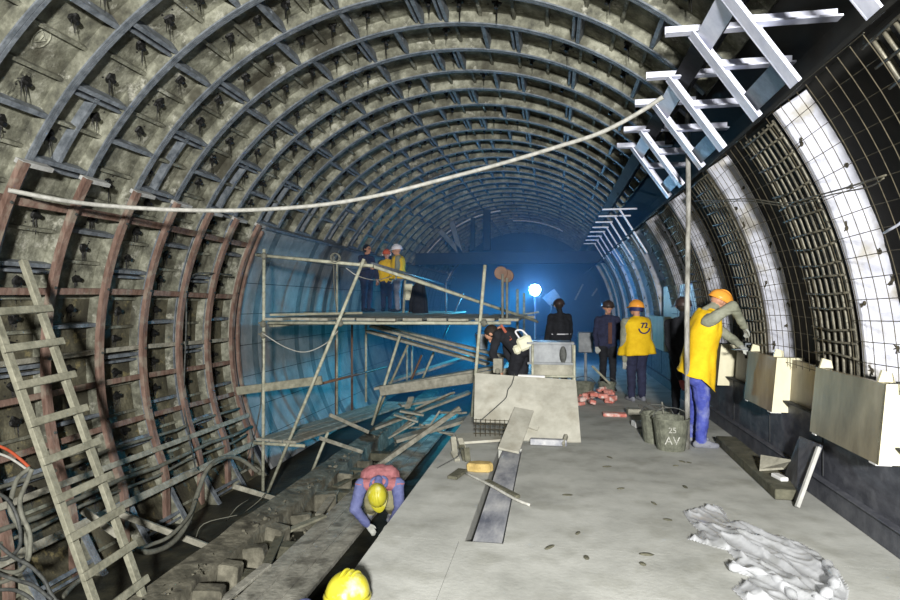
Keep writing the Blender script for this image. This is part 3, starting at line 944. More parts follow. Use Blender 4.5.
# twigs of tie wire on the pit floor
for i in range(5):
    x, y = -4.35 + rb.uniform(-.15, .2), 6.6 + .35 * i
    hose('tie_wire', [V(x, y, FLOOR + .03), V(x + rb.uniform(.1, .3), y + rb.uniform(-.2, .2), FLOOR + rb.uniform(.1, .3)), V(x + rb.uniform(.2, .5), y + rb.uniform(-.3, .3), FLOOR + rb.uniform(.05, .45))], .006, 'hose',
         'stray bent tie wire on the wet pit floor below the timber ribs', 'wire', 'stray tie wires on the pit floor', n=4)

# ------------------------------------------------------------------ scaffold
YF = 8.8
sc = thing('scaffold', 'tube and plank scaffold standing in the track pit under three workers', 'scaffold', V(-3, YF, FLOOR))


def pole(p, q, r=.026, mt='pole', name='pole', par=None):
    b = MB(); b.tube([p, (Vector(p) + Vector(q)) / 2, q], r, 8)
    return b.build(name, mt, par or sc, smooth=True)


xs0_ = atY(272, 320, YF).x
foot = atY(263, 495, YF); foot.z = FLOOR
pole(atY(264, 249, YF), foot)
pole(atY(485, 265, YF), V(atY(472, 417, YF).x, YF, 0.0))
pole(atY(256, 255, YF + .05), atY(373, 266, YF - .05), name='ledger')
p1 = atY(364, 259, YF - .1); p0 = atY(268, 492, YF - .1); pole(p1, p0, name='brace')
pole(atY(268, 323, YF + .02), atY(511, 323, YF + .02), name='ledger')
pole(atY(254, 443, YF), atY(305, 446, YF), name='ledger')
# second row of standards and braces
Y2 = 12.6
for px, top, bot in ((337, 262, 418), (336, 340, 426), (352, 322, 422), (366, 322, 402)):
    a = atY(px, top, Y2); c = atY(px, bot, Y2)
    pole(a, c, .026, 'copper' if px in (352, 336) else 'pole')
a = atY(400, 335, 10.5); pole(a, V(atY(372, 412, 10.5).x, 10.5, atY(372, 425, 10.5).z), name='brace')
pole(atY(408, 345, 11), atY(374, 420, 11), .024, 'pale_wood', 'brace')
pole(atY(328, 432, 9.6), atY(312, 472, 9.6), name='brace')
pole(atY(422, 355, 12.5), atY(409, 385, 12.5), name='brace', mt='copper')
pole(atY(434, 352, 12.5), atY(422, 380, 12.5), name='brace')
pole(atY(320, 384, YF + .3), atY(386, 367, 11.8), .022, 'copper', 'ledger')
for px in (407, 412):
    pole(atY(px, 335, 14), atY(px, 382, 14))
# long sloping guard pole pair
pole(atY(372, 266, YF + .1), atY(536, 321, 10.6), .026, name='guard_pole')
pole(atY(406, 276, 9.4), atY(538, 322, 10.7), .02, 'grey_wood', 'guard_pole')
pole(atY(372, 264, YF + .1), atY(450, 286, 19), .03, 'grey_steel', 'guard_pole')
# uprights near the three workers
pole(atY(405.5, 274, 13.2), atY(403, 322, 13.2), .03, 'grey_wood')
pole(atY(413, 303, 13.2), atY(405, 322, 13.2), .022, 'grey_wood', 'brace')
pole(atY(446, 282, 15), atY(446, 320, 15), .026, 'grey_steel')
pole(atY(463, 293, 15), atY(443, 338, 15), .026, 'grey_steel', 'brace')
for yy_ in (12.2, 15.9):
    pole(V(xs0_ - .1, yy_, 1.375), V(xs0_ + 1.9, yy_, 1.375), name='ledger')
# couplers
c = MB()
for px, py in ((264, 256), (263, 324), (263, 335), (340, 323), (484, 323), (364, 264)):
    q = atY(px, py, YF - .02); c.ell(q, (.05, .05, .06), nu=8, nv=6)
    c.tube([q + V(-.06, -.03, .02), q + V(.06, -.03, -.02)], .014, 6)
c.build('coupler', 'hose', sc)
# twisted ties at the pole
hose('rope', [atY(262, 333, YF - .06), atY(285, 347, YF), atY(305, 352, YF), atY(325, 344, YF), atY(338, 331, YF - .06)], .008, 'pipe', 'thin pale rope sagging below the scaffold deck between pole and brace', 'rope', n=8)
hose('rope', [atY(346, 268, YF - .12), atY(358, 276, YF - .1), atY(376, 280, 9.3), atY(392, 276, 10.5)], .007, 'pipe', 'thin rope looping at the top of the scaffold brace', 'rope', n=8)
hose('rope', [atY(334, 256, YF), atY(334, 285, YF + .3), atY(337, 312, YF + .6)], .008, 'hose', 'rope hanging from the top scaffold ledger down to the deck', 'rope')
hose('cable', [atY(262, 340, YF - .06), atY(262, 390, YF), atY(257, 425, YF), atY(250, 450, YF), atY(243, 470, YF)], .009, 'cable', 'black cable hanging down along the tall scaffold pole')
b = MB()
for s in range(3):
    q = atY(336, 258, YF - .02); b.tube([q + V(.07 * math.cos(2 * PI * j / 12), -.03 * s, .07 * math.sin(2 * PI * j / 12)) for j in range(13)], .008, 5)
tag(b.build('rope_coil', 'hose', smooth=True), 'small coil of rope on the top scaffold ledger', 'rope')

DZ = 1.43
rd = random.Random(21)
# deck planks: run away from the camera, ends visible at the front tube
xs0, xs1 = atY(272, 320, YF).x, atY(515, 320, YF).x
nd = 11
for i in range(nd):
    x = xs0 + .1 + (xs1 - xs0 - .2) * i / (nd - 1)
    yl = 16.2 if i < 6 else 12.0
    y0 = YF - .12 + rd.uniform(-.1, .25)
    b = MB(); b.beam(V(x, y0, DZ + .0), V(x - (.0 if i > 5 else .0) + rd.uniform(-.05, .05), yl, DZ + .012), (xs1 - xs0) / nd * .86, .04)
    tag(b.build('deck_plank', 'grey_wood', bevel=.004), 'grey plank of the upper scaffold deck, %s along from the tall corner pole' % ORD[i], 'plank', 'upper deck planks')
b = MB(); b.beam(atY(270, 318, YF - .05) + V(0, 0, .05), atY(362, 316, YF + .5) + V(0, 0, .05), .2, .035); tag(b.build('deck_plank', 'pale_wood', bevel=.004), 'pale loose plank lying along the front edge of the upper deck', 'plank')
b = MB(); b.beam(atY(271, 326, YF + .05), atY(294, 324, YF + .4), .12, .035); tag(b.build('deck_plank', 'pale_wood', bevel=.004), 'short pale plank end under the deck at the tall scaffold pole', 'plank')
b = MB(); b.beam(atY(305, 314, 12.5) + V(0, 0, .02), atY(430, 318, 12.5) + V(0, 0, .02), .2, .04); tag(b.build('deck_plank', 'pale_wood', bevel=.004), 'pale cross plank under the feet of the three workers', 'plank')
b = MB(); b.beam(atY(428, 320, 10.2), atY(532, 317, 11.2), .22, .05); tag(b.build('deck_plank', 'grey_wood', bevel=.004), 'long grey plank bridging from the deck towards the lamp', 'plank')
# mid-level plank
b = MB(); b.beam(atY(237, 391, YF + .02), atY(322, 380, YF + .02), .05, .13); tag(b.build('scaffold_plank', 'pale_wood', bevel=.005), 'pale plank on edge tied across the scaffold pole at mid height', 'plank')
# lower gangway
for i, dx in enumerate((0, .24, .48)):
    a, c = atY(262, 440, YF - .1), atY(388, 402, 13.6)
    pv = (c - a).cross(V(0, 0, 1)).normalized() * dx; a, c = a + pv, c + pv
    b = MB(); b.beam(a, c, .22, .04); tag(b.build('gangway_plank', 'grey_wood', bevel=.004), ['grey plank of the low gangway on the wall side', 'middle grey plank of the low gangway behind the scaffold', 'grey plank of the low gangway on the pit side'][i], 'plank', 'low gangway planks')
# rising beam with a board behind
a, c = atY(380, 391, 10.2), atY(522, 371, 10.2)
b = MB(); b.beam(a, c, .07, .17); tag(b.build('timber_beam', 'grey_wood', bevel=.008), 'heavy grey timber beam rising to the slanting sheet', 'beam')
a, c = atY(376, 388, 10.9), atY(500, 366, 10.9)
b = MB(); b.beam(a, c, .3, .05); tag(b.build('timber_board', 'grey_wood', bevel=.006), 'wide grey board lying behind the heavy rising beam', 'board')
# ramp of planks falling to the platform
for i, (a, c) in enumerate((((372, 326), (497, 361)), ((368, 331), (488, 364)), ((380, 326), (512, 358)))):
    b = MB(); b.beam(atY(a[0], a[1], 11.0 + .3 * i), atY(c[0], c[1], 10.4 + .3 * i), .2, .045)
    tag(b.build('ramp_plank', 'grey_wood', bevel=.004), ['grey ramp plank falling from the deck, uppermost edge', 'lowest grey ramp plank falling from the deck', 'grey ramp plank on the far side, with the pail on it'][i], 'plank', 'ramp planks')
# lower deck and cross timbers in the cyan light
for i, (p, q, Yy, w_, h_, lb) in enumerate((((375, 428), (470, 392), 12.0, .25, .05, 'low board in the blue lit pit under the rising beam'), ((395, 440), (470, 418), 10.5, .3, .06, 'board lying over the pit by the platform edge'),
                                      ((372, 470), (460, 408), 9.8, .08, .08, 'slim timber lying along the pit in blue light'), ((330, 415), (368, 432), 9.4, .06, .06, 'cross timber under the low gangway'),
                                      ((320, 438), (362, 452), 9.0, .06, .06, 'second cross timber under the low gangway, nearer the tall pole'), ((388, 382), (470, 356), 15.0, .5, .06, 'wide board far back in the blue light beyond the beam'),
                                      ((420, 425), (468, 440), 11, .1, .05, 'timber offcut in the pit below the board edge'), ((400, 405), (455, 396), 12.4, .3, .05, 'short wide board in the pit in the blue light'))):
    b = MB(); b.beam(atY(p[0], p[1], Yy), atY(q[0], q[1], Yy + .6), w_, h_); tag(b.build('pit_timber', 'grey_wood', bevel=.004), lb, 'timber')
rp = random.Random(77)
for i in range(11):
    a = atY(rp.uniform(396, 462), rp.uniform(402, 434), rp.uniform(10.2, 11.2)); d = V(rp.uniform(-.5, .5), rp.uniform(-.4, .4), rp.uniform(-.12, .25))
    b = MB(); b.beam(a - d * .5, a + d, .11, .03); tag(b.build('splintered_board', 'grey_wood'), 'splintered board in the heap of scrap timber in the blue lit pit', 'scrap board', 'heap of scrap timber in the pit')


def pail(name, base, r0, r1, h, mt, label, handle=True, text=None):
    t = thing(name, label, 'bucket', base)
    b = MB(); n = 18
    def ring(r, z): return [Vector(base) + V(r * math.cos(2 * PI * j / n), r * math.sin(2 * PI * j / n), z) for j in range(n)]
    b.loft([ring(r0, 0), ring(r0 * 1.01, .01), ring(r1, h - .01), ring(r1 + .012, h - .008), ring(r1 + .012, h + .008), ring(r1 - .01, h + .006), ring(r0 - .012, .02)])
    b.build('body', mt, t, smooth=False)
    if handle:
        hb = MB(); hb.tube([Vector(base) + V(r1 * math.cos(a), .06 * math.sin(a) - .02, h + (.55 * r1) * math.sin(a)) for a in [PI * j / 12 for j in range(13)]], .006, 6)
        hb.build('handle', 'cable', t)
    return t


q = atY(482, 349, 10.9)
pail('pail', q, .1, .125, .26, 'zinc', 'zinc pail standing on the ramp planks')
pail('bucket', atZ(583.5, 398, 0), .14, .19, .27, 'bucket', 'dark bucket on the platform beside the brick scraps and machine')
pail('bucket', atZ(607, 396, 0), .12, .16, .24, 'bucket', 'smaller pale-caked bucket behind the brick scraps')
bk = pail('bucket', atZ(671, 449, 0), .155, .2, .36, 'bucket', 'mortar-caked bucket with white painted letters at the worker\'s feet')
bp = atZ(671, 449, 0)
text_on('AV', .13, .003, 'painted_letters', 'paint', bk, bp + V(-.02, -.182, .13), (1, 0, 0), (0, -.1, 1))
text_on('25', .09, .003, 'painted_letters', 'paint', bk, bp + V(-.02, -.193, .25), (1, 0, 0), (0, -.1, 1))
pail('bucket', bp + V(-.1, .35, 0), .15, .19, .34, 'bucket', 'second mortar-caked bucket just behind the lettered one')
for i, (a, c, lb) in enumerate((((666, 432), (662, 402), 'thin stick standing up out of the lettered bucket'), ((668, 434), (680, 412), 'trowel handle leaning in the lettered bucket'))):
    b = MB(); b.tube([atY(a[0], a[1], 7.6), atY(c[0], c[1], 7.75)], .012, 6); tag(b.build('stick', 'hose'), lb, 'stick')
b = MB(); b.beam(atZ(640, 405, .02), atZ(662, 418, .03), .05, .03); b.beam(atZ(648, 402, .02), atZ(664, 412, .03), .04, .03)
tag(b.build('lath_pair', 'pipe'), 'pair of pale laths lying on the floor behind the lettered bucket', 'lath')
b = MB(); b.beam(atY(592, 366, 10.9), atZ(610, 384, .24), .035, .035); tag(b.build('stick', 'pale_wood'), 'wooden tool handle leaning on the two small buckets', 'stick')

# brick scraps
for i in range(16):
    px = 580 + rd.random() * 32; py = 399 + rd.random() * 9 - (3 if px > 598 else 0)
    c = atZ(px, py, 0); s = rd.uniform(.5, 1.1)
    b = MB(); rot = Matrix.Rotation(rd.uniform(-1.5, 1.5), 3, 'Z') @ Matrix.Rotation(rd.uniform(-.3, .3), 3, 'X')
    b.box(c + V(0, 0, .05 + .05 * (i % 3)), (.2 * s, .13 * s, .09 * s), rot)
    tag(b.build('brick_scrap', 'brick', bevel=.012), 'red brick scrap in the small heap on the platform', 'brick scrap', 'heap of red brick scraps')
for i, (x0, x1, py, h, mt, lb) in enumerate(((603, 626, 416, .05, 'brick', 'flat red and white brick piece lying in front of the brick heap'), (627, 640, 415, .1, 'concrete', 'grey concrete piece beside the flat red brick'), (633, 646, 427, .08, 'whiteblock', 'small white block on the platform next to the lettered bucket'))):
    a, c = atZ(x0, py, 0), atZ(x1, py, 0); b = MB(); b.box((a + c) / 2 + V(0, 0, h / 2), ((c - a).length, .18, h), Matrix.Rotation(.1 * i, 3, 'Z')); tag(b.build('floor_scrap', mt, bevel=.012), lb, 'scrap')

# ------------------------------------------------------------------ slanting sheet and what lies about it
TL, TR, BR, BL = V(0, 0, 0), V(0, 0, 0), V(0, 0, 0), V(0, 0, 0)
BL = V(-.93, 7.25, .03); BR = V(.35, 7.3, .03)
TL = atY(475, 373, 7.95); TR = atY(576, 380, 7.95)
def sheetpt(u, v): return BL.lerp(BR, u).lerp(TL.lerp(TR, u), v)
nrm = (BR - BL).cross(TL - BL).normalized()
if nrm.y > 0: nrm = -nrm
b = MB()
nu, nv = 10, 8
top = []; bot = []
for j in range(nv + 1):
    for i in range(nu + 1):
        u, v = i / nu, j / nv
        p = sheetpt(u, v) + nrm * (.012 * noise.noise(V(u * 3, v * 3, 1)) - .03 * math.sin(PI * u) * 0)
        top.append(p); bot.append(p - nrm * .025)
W_ = nu + 1
# a missing lower corner where the mesh shows
keep = lambda i, j: not (i < 4 and j < 2)
fs = []
for j in range(nv):
    for i in range(nu):
        if keep(i, j):
            a = j * W_ + i; fs.append((a, a + 1, a + W_ + 1, a + W_)); o2 = len(top)
            fs.append((o2 + a, o2 + a + W_, o2 + a + W_ + 1, o2 + a + 1))
            for (di, dj, e) in ((-1, 0, (a + W_, a)), (1, 0, (a + 1, a + W_ + 1)), (0, -1, (a, a + 1)), (0, 1, (a + W_ + 1, a + W_))):
                ii, jj = i + di, j + dj
                if ii < 0 or jj < 0 or ii >= nu or jj >= nv or not keep(ii, jj):
                    fs.append((e[1], e[0], e[0] + o2, e[1] + o2))
b.add(top + bot, fs)
tag(b.build('sheet_board', 'board'), 'large pale dusty sheet board propped at a slant on the platform', 'sheet board')
b = MB()
for i in range(9):
    b.tube([sheetpt(.02 + .046 * i, -.12) - nrm * .0, sheetpt(.02 + .046 * i, .28) + nrm * .01], .005, 4)
for j in range(7):
    b.tube([sheetpt(0, -.12 + .065 * j) + nrm * .004, sheetpt(.4, -.12 + .065 * j) + nrm * .006], .005, 4)
tag(b.build('mesh_offcut', 'rebar_dark'), 'piece of square wire mesh at the broken corner of the slanting sheet', 'wire mesh')
# narrow plank and lip
b = MB(); b.beam(V(-.47, 6.7, .035), V(-.33, 7.5, .36), .24, .025, nrm)
tag(b.build('narrow_plank', 'board', bevel=.003), 'narrow pale plank resting on the foot of the slanting sheet', 'plank')
b = MB(); b.beam(V(-.24, 7.17, .045), V(.18, 7.14, .05), .09, .07); tag(b.build('stone_offcut', 'strip', bevel=.006), 'grey stone offcut at the foot of the slanting sheet', 'offcut')
b = MB(); b.beam(V(.14, 7.08, .03), V(.18, 7.2, .12), .03, .06); tag(b.build('broken_chip', 'concrete', bevel=.004), 'dark broken chip at the end of the stone offcut', 'chip')
b = MB()
a = atZ(521, 422, 0); p = sheetpt(.42, .25) + nrm * .02
b.add([p, p + V(.26, -.02, -.05), p + V(.24, -.05, -.1), p + V(.05, -.03, -.04), p + nrm * .03, p + V(.26, -.02, -.05) + nrm * .02, p + V(.24, -.05, -.1) + nrm * .03, p + V(.05, -.03, -.04) + nrm * .03],
      [(0, 1, 2, 3), (7, 6, 5, 4), (0, 4, 5, 1), (1, 5, 6, 2), (2, 6, 7, 3), (3, 7, 4, 0)])
tag(b.build('torn_flake', 'board'), 'torn flake standing up from the face of the slanting sheet', 'flake')
# cracks in the sheet are a cable dangling down it
hose('cord', [sheetpt(.4, 1.02) + nrm * .02, sheetpt(.37, .85) + nrm * .015, sheetpt(.33, .74) + nrm * .02, sheetpt(.31, .62) + nrm * .015, sheetpt(.24, .5) + nrm * .02, sheetpt(.17, .4) + nrm * .015, sheetpt(.06, .24) + nrm * .02], .007, 'cable',
     'thin black cord trailing down the slanting sheet', 'cord', n=6)
# loose slab under the mesh
b = MB(); b.beam(V(-1.12, 7.2, .03), V(-.62, 7.35, .05), .45, .03); tag(b.build('loose_slab', 'board', bevel=.004), 'loose pale slab on the platform edge beside the mesh offcut', 'slab')
# ochre lump
b = MB()
c = atZ(480, 471, 0) + V(0, 0, .045)
q_ = [(-.13, -.05), (-.04, -.075), (.1, -.06), (.135, -.0), (.11, .07), (-.02, .08), (-.12, .04)]
b.loft([[c + V(x * k_, y * k_, z) for x, y in q_] for k_, z in ((.97, -.043), (1.0, -.03), (1.0, .02), (.9, .042))])
tag(b.build('ochre_lump', 'stone', bevel=.008), 'ochre coloured lump lying on the platform beside the slot', 'lump')
# sticks and scrap near it
a, c = atZ(464, 472, .03), atZ(530, 505, .02)
b = MB(); b.tube(spline([a, atZ(490, 485, .035), atZ(515, 499, .025), c], 4), .013, 7); tag(b.build('stick', 'pipe', smooth=True), 'pale bent stick lying across the stone strip', 'stick')
b = MB(); b.beam(atZ(487, 481, .03), atZ(518, 497, .03), .05, .03); tag(b.build('lath', 'dark_wood', bevel=.003), 'dark lath lying alongside the pale bent stick', 'lath')
b = MB(); b.beam(atZ(452, 478, .03), atZ(463, 470, .04), .1, .03); tag(b.build('scraper', 'dark_wood', bevel=.004), 'dark scraper blade on the platform at the platform edge scrap', 'scraper')
for i in range(6):
    px, py = 452 + rd.random() * 18, 455 + rd.random() * 14
    c = atZ(px, py, 0); b = MB(); d = V(rd.uniform(-.14, .14), rd.uniform(-.2, .2), rd.uniform(.05, .14))
    b.beam(c + V(0, 0, .02), c + d + V(0, 0, .03), .06, .03)
    tag(b.build('splinter', 'concrete' if i % 2 else 'dark_wood', bevel=.003), 'broken splinter in the scrap cluster at the platform edge', 'splinter', 'scrap cluster at the platform edge')
hose('wire', [atZ(437, 468, .01), atZ(448, 462, .05), atZ(458, 456, .1), atZ(462, 448, .16), atZ(468, 456, .05)], .006, 'cable', 'bent black wire rising from the scrap at the platform edge', 'wire', n=5)
for i in range(15):
    px, py = rd.uniform(540, 690), rd.uniform(450, 570)
    c = atZ(px, py, 0)
    if c.x > 2.1: continue
    b = MB(); b.ell(c + V(0, 0, .004), (rd.uniform(.03, .06), rd.uniform(.014, .026), .008), Matrix.Rotation(rd.uniform(0, 3), 3, 'Z'), nu=7, nv=4)
    tag(b.build('mortar_crumb', 'dark_wood'), 'dark mortar crumb scattered on the pale platform floor', 'crumb', 'mortar crumbs on the platform')

# ------------------------------------------------------------------ plank, tilted slab, batten, block at right
b = MB(); a, c = V(1.99, 5.5, .05), V(2.05, 7.6, .05)
b.beam(a, c, .22, .09); tag(b.build('floor_plank', 'dark_wood', bevel=.008), 'thick dirty plank lying along the dark plinth behind the worker', 'plank')
b = MB(); b.box(V(2.03, 5.83, .112), (.07, .16, .035), Matrix.Rotation(.2, 3, 'Z')); tag(b.build('white_brick', 'whiteblock', bevel=.006), 'small white block lying on the thick dirty plank', 'block')
b = MB(); b.add([V(1.93, 6.05, .1), V(2.18, 6.15, .1), V(2.2, 5.95, .22), V(1.99, 6.2, .2), V(1.93, 6.05, .12), V(2.18, 6.15, .12), V(2.2, 5.95, .24), V(1.99, 6.2, .22)], [(0, 1, 2, 3), (7, 6, 5, 4), (0, 4, 5, 1), (1, 5, 6, 2), (2, 6, 7, 3), (3, 7, 4, 0)])
tag(b.build('shard', 'concrete'), 'triangular pale shard behind the thick plank', 'shard')
sl = [atZ(796, 504, .01), atZ(782, 482, .01), atX(799, 436, 2.235), atX(820, 444, 2.235)]
b = MB(); off = V(.03, 0, -.01)
b.add(sl + [p + off for p in sl], [(0, 1, 2, 3), (7, 6, 5, 4), (0, 4, 5, 1), (1, 5, 6, 2), (2, 6, 7, 3), (3, 7, 4, 0)])
tag(b.build('leaning_slab', 'granite2', bevel=.003), 'grey stone slab leaning on the dark plinth', 'slab')
b = MB(); b.beam(atZ(797, 506, .015) + V(-.01, -.03, 0), sl[3] + V(-.02, -.03, -.02), .032, .03, (-1, -.2, .3)); tag(b.build('pale_batten', 'cap', bevel=.003), 'pale batten leaning along the edge of the leaning slab', 'batten')

# ------------------------------------------------------------------ plastic sheet: crumpled
outline = [(684, 512), (700, 508), (713, 506), (720, 508), (729, 522), (742, 523), (770, 535), (800, 545), (820, 556), (826, 562), (838, 575), (848, 592), (842, 612), (800, 618), (768, 606), (745, 602), (733, 590), (752, 578), (734, 572), (727, 566), (737, 560), (728, 551), (708, 546), (688, 540), (700, 532), (690, 522)]
pol = [atZ(x, y, 0) for x, y in outline]
nx, ny = 110, 130
x0 = min(p.x for p in pol); x1 = max(p.x for p in pol); y0 = min(p.y for p in pol); y1 = max(p.y for p in pol)
def inside(x, y):
    c = False; j = len(pol) - 1
    for i in range(len(pol)):
        if (pol[i].y > y) != (pol[j].y > y) and x < (pol[j].x - pol[i].x) * (y - pol[i].y) / (pol[j].y - pol[i].y) + pol[i].x: c = not c
        j = i
    return c
def edge_d(x, y):
    m = 9
    for i in range(len(pol)):
        a, c = pol[i], pol[(i + 1) % len(pol)]; ab = (c - a); t = max(0, min(1, ((x - a.x) * ab.x + (y - a.y) * ab.y) / max(1e-9, ab.x ** 2 + ab.y ** 2)))
        m = min(m, math.hypot(x - a.x - ab.x * t, y - a.y - ab.y * t))
    return m
vs = []; idx = {}; fs = []
for i in range(nx + 1):
    for j in range(ny + 1):
        x, y = x0 + (x1 - x0) * i / nx, y0 + (y1 - y0) * j / ny
        if inside(x, y) or edge_d(x, y) < .012:
            d = edge_d(x, y)
            # folds run along the length of the sheet
            along = (x * .45 - y * .9); across = (x * .9 + y * .45)
            r1 = abs(noise.noise(V(across * 5.5, along * 1.4, 0))); r2 = abs(noise.noise(V(across * 11, along * 4, 4)))
            r3 = abs(noise.noise(V(across * 8 + along * 2, along * 2.2, 9)))
            h = .004 + min(1, d / .03) * (.034 * (1 - r1) ** 7 + .02 * (1 - r3) ** 8 + .012 * (1 - r2) ** 7)
            idx[(i, j)] = len(vs); vs.append((x, y, h))
for i in range(nx):
    for j in range(ny):
        q = [(i, j), (i + 1, j), (i + 1, j + 1), (i, j + 1)]
        if all(k_ in idx for k_ in q): fs.append(tuple(idx[k_] for k_ in q))
b = MB(); b.add(vs, fs)
o = b.build('plastic_sheet', 'plastic', smooth=True); tag(o, 'crumpled milky plastic sheet lying on the platform floor', 'plastic sheet')
so = o.modifiers.new('thick', 'SOLIDIFY'); so.thickness = .003
# two rolled folds of the same sheet
fb = MB(); fb.tube(spline([atZ(729, 567, .03), atZ(752, 570, .04), atZ(775, 578, .04), atZ(790, 592, .03), atZ(800, 606, .02)], 5), [.02 + .012 * math.sin(i * 1.3) for i in range(21)], 7)
fb.tube(spline([atZ(826, 563, .04), atZ(834, 574, .07), atZ(832, 588, .06), atZ(816, 600, .03)], 5), [.025 + .012 * math.sin(i * 1.7) for i in range(16)], 7)
fb.build('rolled_fold', 'plastic', o, smooth=True)

# ------------------------------------------------------------------ mortar machine behind the sheet
YM = 8.35
mA, mB = atY(529, 343, YM), atY(572, 345, YM)
t = thing('mortar_machine', 'grey steel mortar machine on a tube stand behind the slanting sheet', 'machine', V((mA.x + mB.x) / 2, YM, 0))
zb = atY(530, 376, YM).z; zm = atY(530, 363, YM).z; zt = mA.z
b = MB()
b.add([V(mA.x, YM, zm), V(mB.x, YM, zm), V(mB.x, YM + .03, zt), V(mA.x, YM + .03, zt), V(mA.x, YM + .75, zm), V(mB.x, YM + .75, zm), V(mB.x, YM + .7, zt), V(mA.x, YM + .7, zt)],
      [(0, 1, 2, 3), (5, 4, 7, 6), (0, 3, 7, 4), (1, 5, 6, 2), (0, 4, 5, 1), (3, 2, 6, 7)])
hop = b.build('hopper', 'machine', t, bevel=.01)
b = MB(); b.box(((mA.x + mB.x) / 2, YM + .012, zt), (mB.x - mA.x + .06, .06, .03)); b.box(((mA.x + mB.x) / 2, YM - .01, zm), (mB.x - mA.x + .04, .05, .03)); b.build('rim', 'machine', hop)
b = MB(); b.box(((mA.x + mB.x) / 2 + .02, YM + .3, (zb + zm) / 2), ((mB.x - mA.x) * .95, .6, zm - zb - .02)); b.build('lower_case', 'concrete', t)
b = MB(); b.ell((mB.x - .12, YM + .0, zm + .12), (.05, .03, .12), nu=12, nv=6); b.build('paddle_hub', 'cable', hop)
for x in (mA.x + .05, mB.x + .03):
    for y in (YM - .03, YM + .7):
        b = MB(); b.tube([V(x, y, 0.02), V(x, y, zt - .02)], .018, 8); b.build('leg', 'pole', t, smooth=True)
b = MB(); b.tube([V(mA.x - .05, YM - .04, zb), V(mB.x + .04, YM - .04, zb + .01)], .018, 8); b.build('cross_tube', 'pole', t, smooth=True)
b = MB(); mq = atY(497.5, 366, YM); b.box((mq.x, YM + .15, mq.z), (.13, .25, .2)); b.ell((mq.x, YM + .0, mq.z - .07), (.04, .03, .04), nu=10, nv=6)
tag(b.build('motor_box', 'concrete', bevel=.008), 'small pale box beside the mortar machine behind the bent worker', 'box')
b = MB(); a, c = atY(518, 377, 8.2), atY(545, 378, 8.2); b.beam(a, c, .1, .07); tag(b.build('white_bar', 'whiteblock', bevel=.006), 'short white bar lying on the top edge of the slanting sheet', 'bar')
# pale box further back
Yb = 13.0; a, c = atY(578, 332, Yb), atY(593, 352, Yb)
b = MB(); b.box(((a.x + c.x) / 2, Yb, (a.z + c.z) / 2), (c.x - a.x, .35, a.z - c.z)); b.box(((a.x + c.x) / 2, Yb, c.z / 2), (.06, .06, c.z)); b.box(((a.x + c.x) / 2, Yb, .02), (.4, .4, .04))
tag(b.build('switch_box', 'machine', bevel=.01), 'pale electrical box on a post beyond the mortar machine', 'box')

# pulley on the scaffold
Yp = 9.3
t = thing('pulley', 'rusty double pulley wheel on two upright bars above the scaffold end', 'pulley', atY(503, 320, Yp))
for i, (px, py) in enumerate(((501, 273), (507, 276))):
    c = atY(px, py, Yp + .06 * i); b = MB(); n = 18
    rings_ = []
    for (r_, dy) in ((.03, -.025), (.1, -.03), (.105, -.02), (.088, 0), (.105, .02), (.1, .03), (.03, .025)):
        rings_.append([c + V(r_ * math.cos(2 * PI * j / n), dy, r_ * math.sin(2 * PI * j / n)) for j in range(n)])
    b.loft(rings_); b.build('wheel', 'copper', t)
for px, py in ((502.5, 274), (507, 278)):
    b = MB(); b.tube([atY(px, py, Yp - .05), atY(px, 320, Yp - .05)], .02, 8); b.build('upright', 'hose', t)

# ------------------------------------------------------------------ far end: cross beam, posts, lamp, white arcs
YB = 21.6
zb_ = atY(520, 258, YB).z
t = thing('cross_beam', 'long grey beam spanning the tunnel above the blue lamp', 'beam', V(XC, YB, zb_))
b = MB(); b.box((XC, YB, zb_), (2 * math.sqrt(max(.1, 4.15 ** 2 - (zb_ - ZC) ** 2)) - .1, .3, .42)); b.build('girder', 'dark_steel', t)
for px, y1 in ((487, 207), (473, 218)):
    a = atY(px, 250, YB); c = atY(px, y1, YB)
    rad_ = math.hypot(c.x - XC, c.z - ZC)
    if rad_ > 4.18: c = a + (c - a) * .93
    if True:
        b = MB(); b.beam(a, c, .25 if px == 487 else .14, .2, (0, 1, 0)); b.build('post', 'dark_steel', t)
for a, c in (((440, 231), (466, 258)), ((452, 222), (462, 258))):
    p, q = atY(a[0], a[1], YB), atY(c[0], c[1], YB)
    if (p.x - XC) ** 2 + (p.z - ZC) ** 2 > 4.25 ** 2: p = q + (p - q) * .6
    b = MB(); b.beam(p, q, .18, .12, (0, 1, 0)); b.build('strut', 'grey_steel', t)
for i, (y, a0, a1, lb) in enumerate(((22.8, 96, 150, 'long white strip curving along the far vault beside the cross beam posts'), (25.8, 62, 92, 'white strip curving on the far vault above the lamp'))):
    b = MB(); sector(b, R0 - .06, R0 - .02, y, y + .22, a0, a1, mi=0); tag(b.build('white_arch_strip', 'white_steel'), lb, 'strip')
p_ = atR(452, 272, RS - .06); a_ = math.degrees(math.atan2(p_.z - ZC, p_.x - XC))
b = MB(); sector(b, RS - .10, RS - .05, p_.y - .25, p_.y + .25, a_ - 7, a_ + 7, mi=0); tag(b.build('white_arch_strip', 'white_steel'), 'broad white strip low on the far lining past the scaffold pole', 'strip')

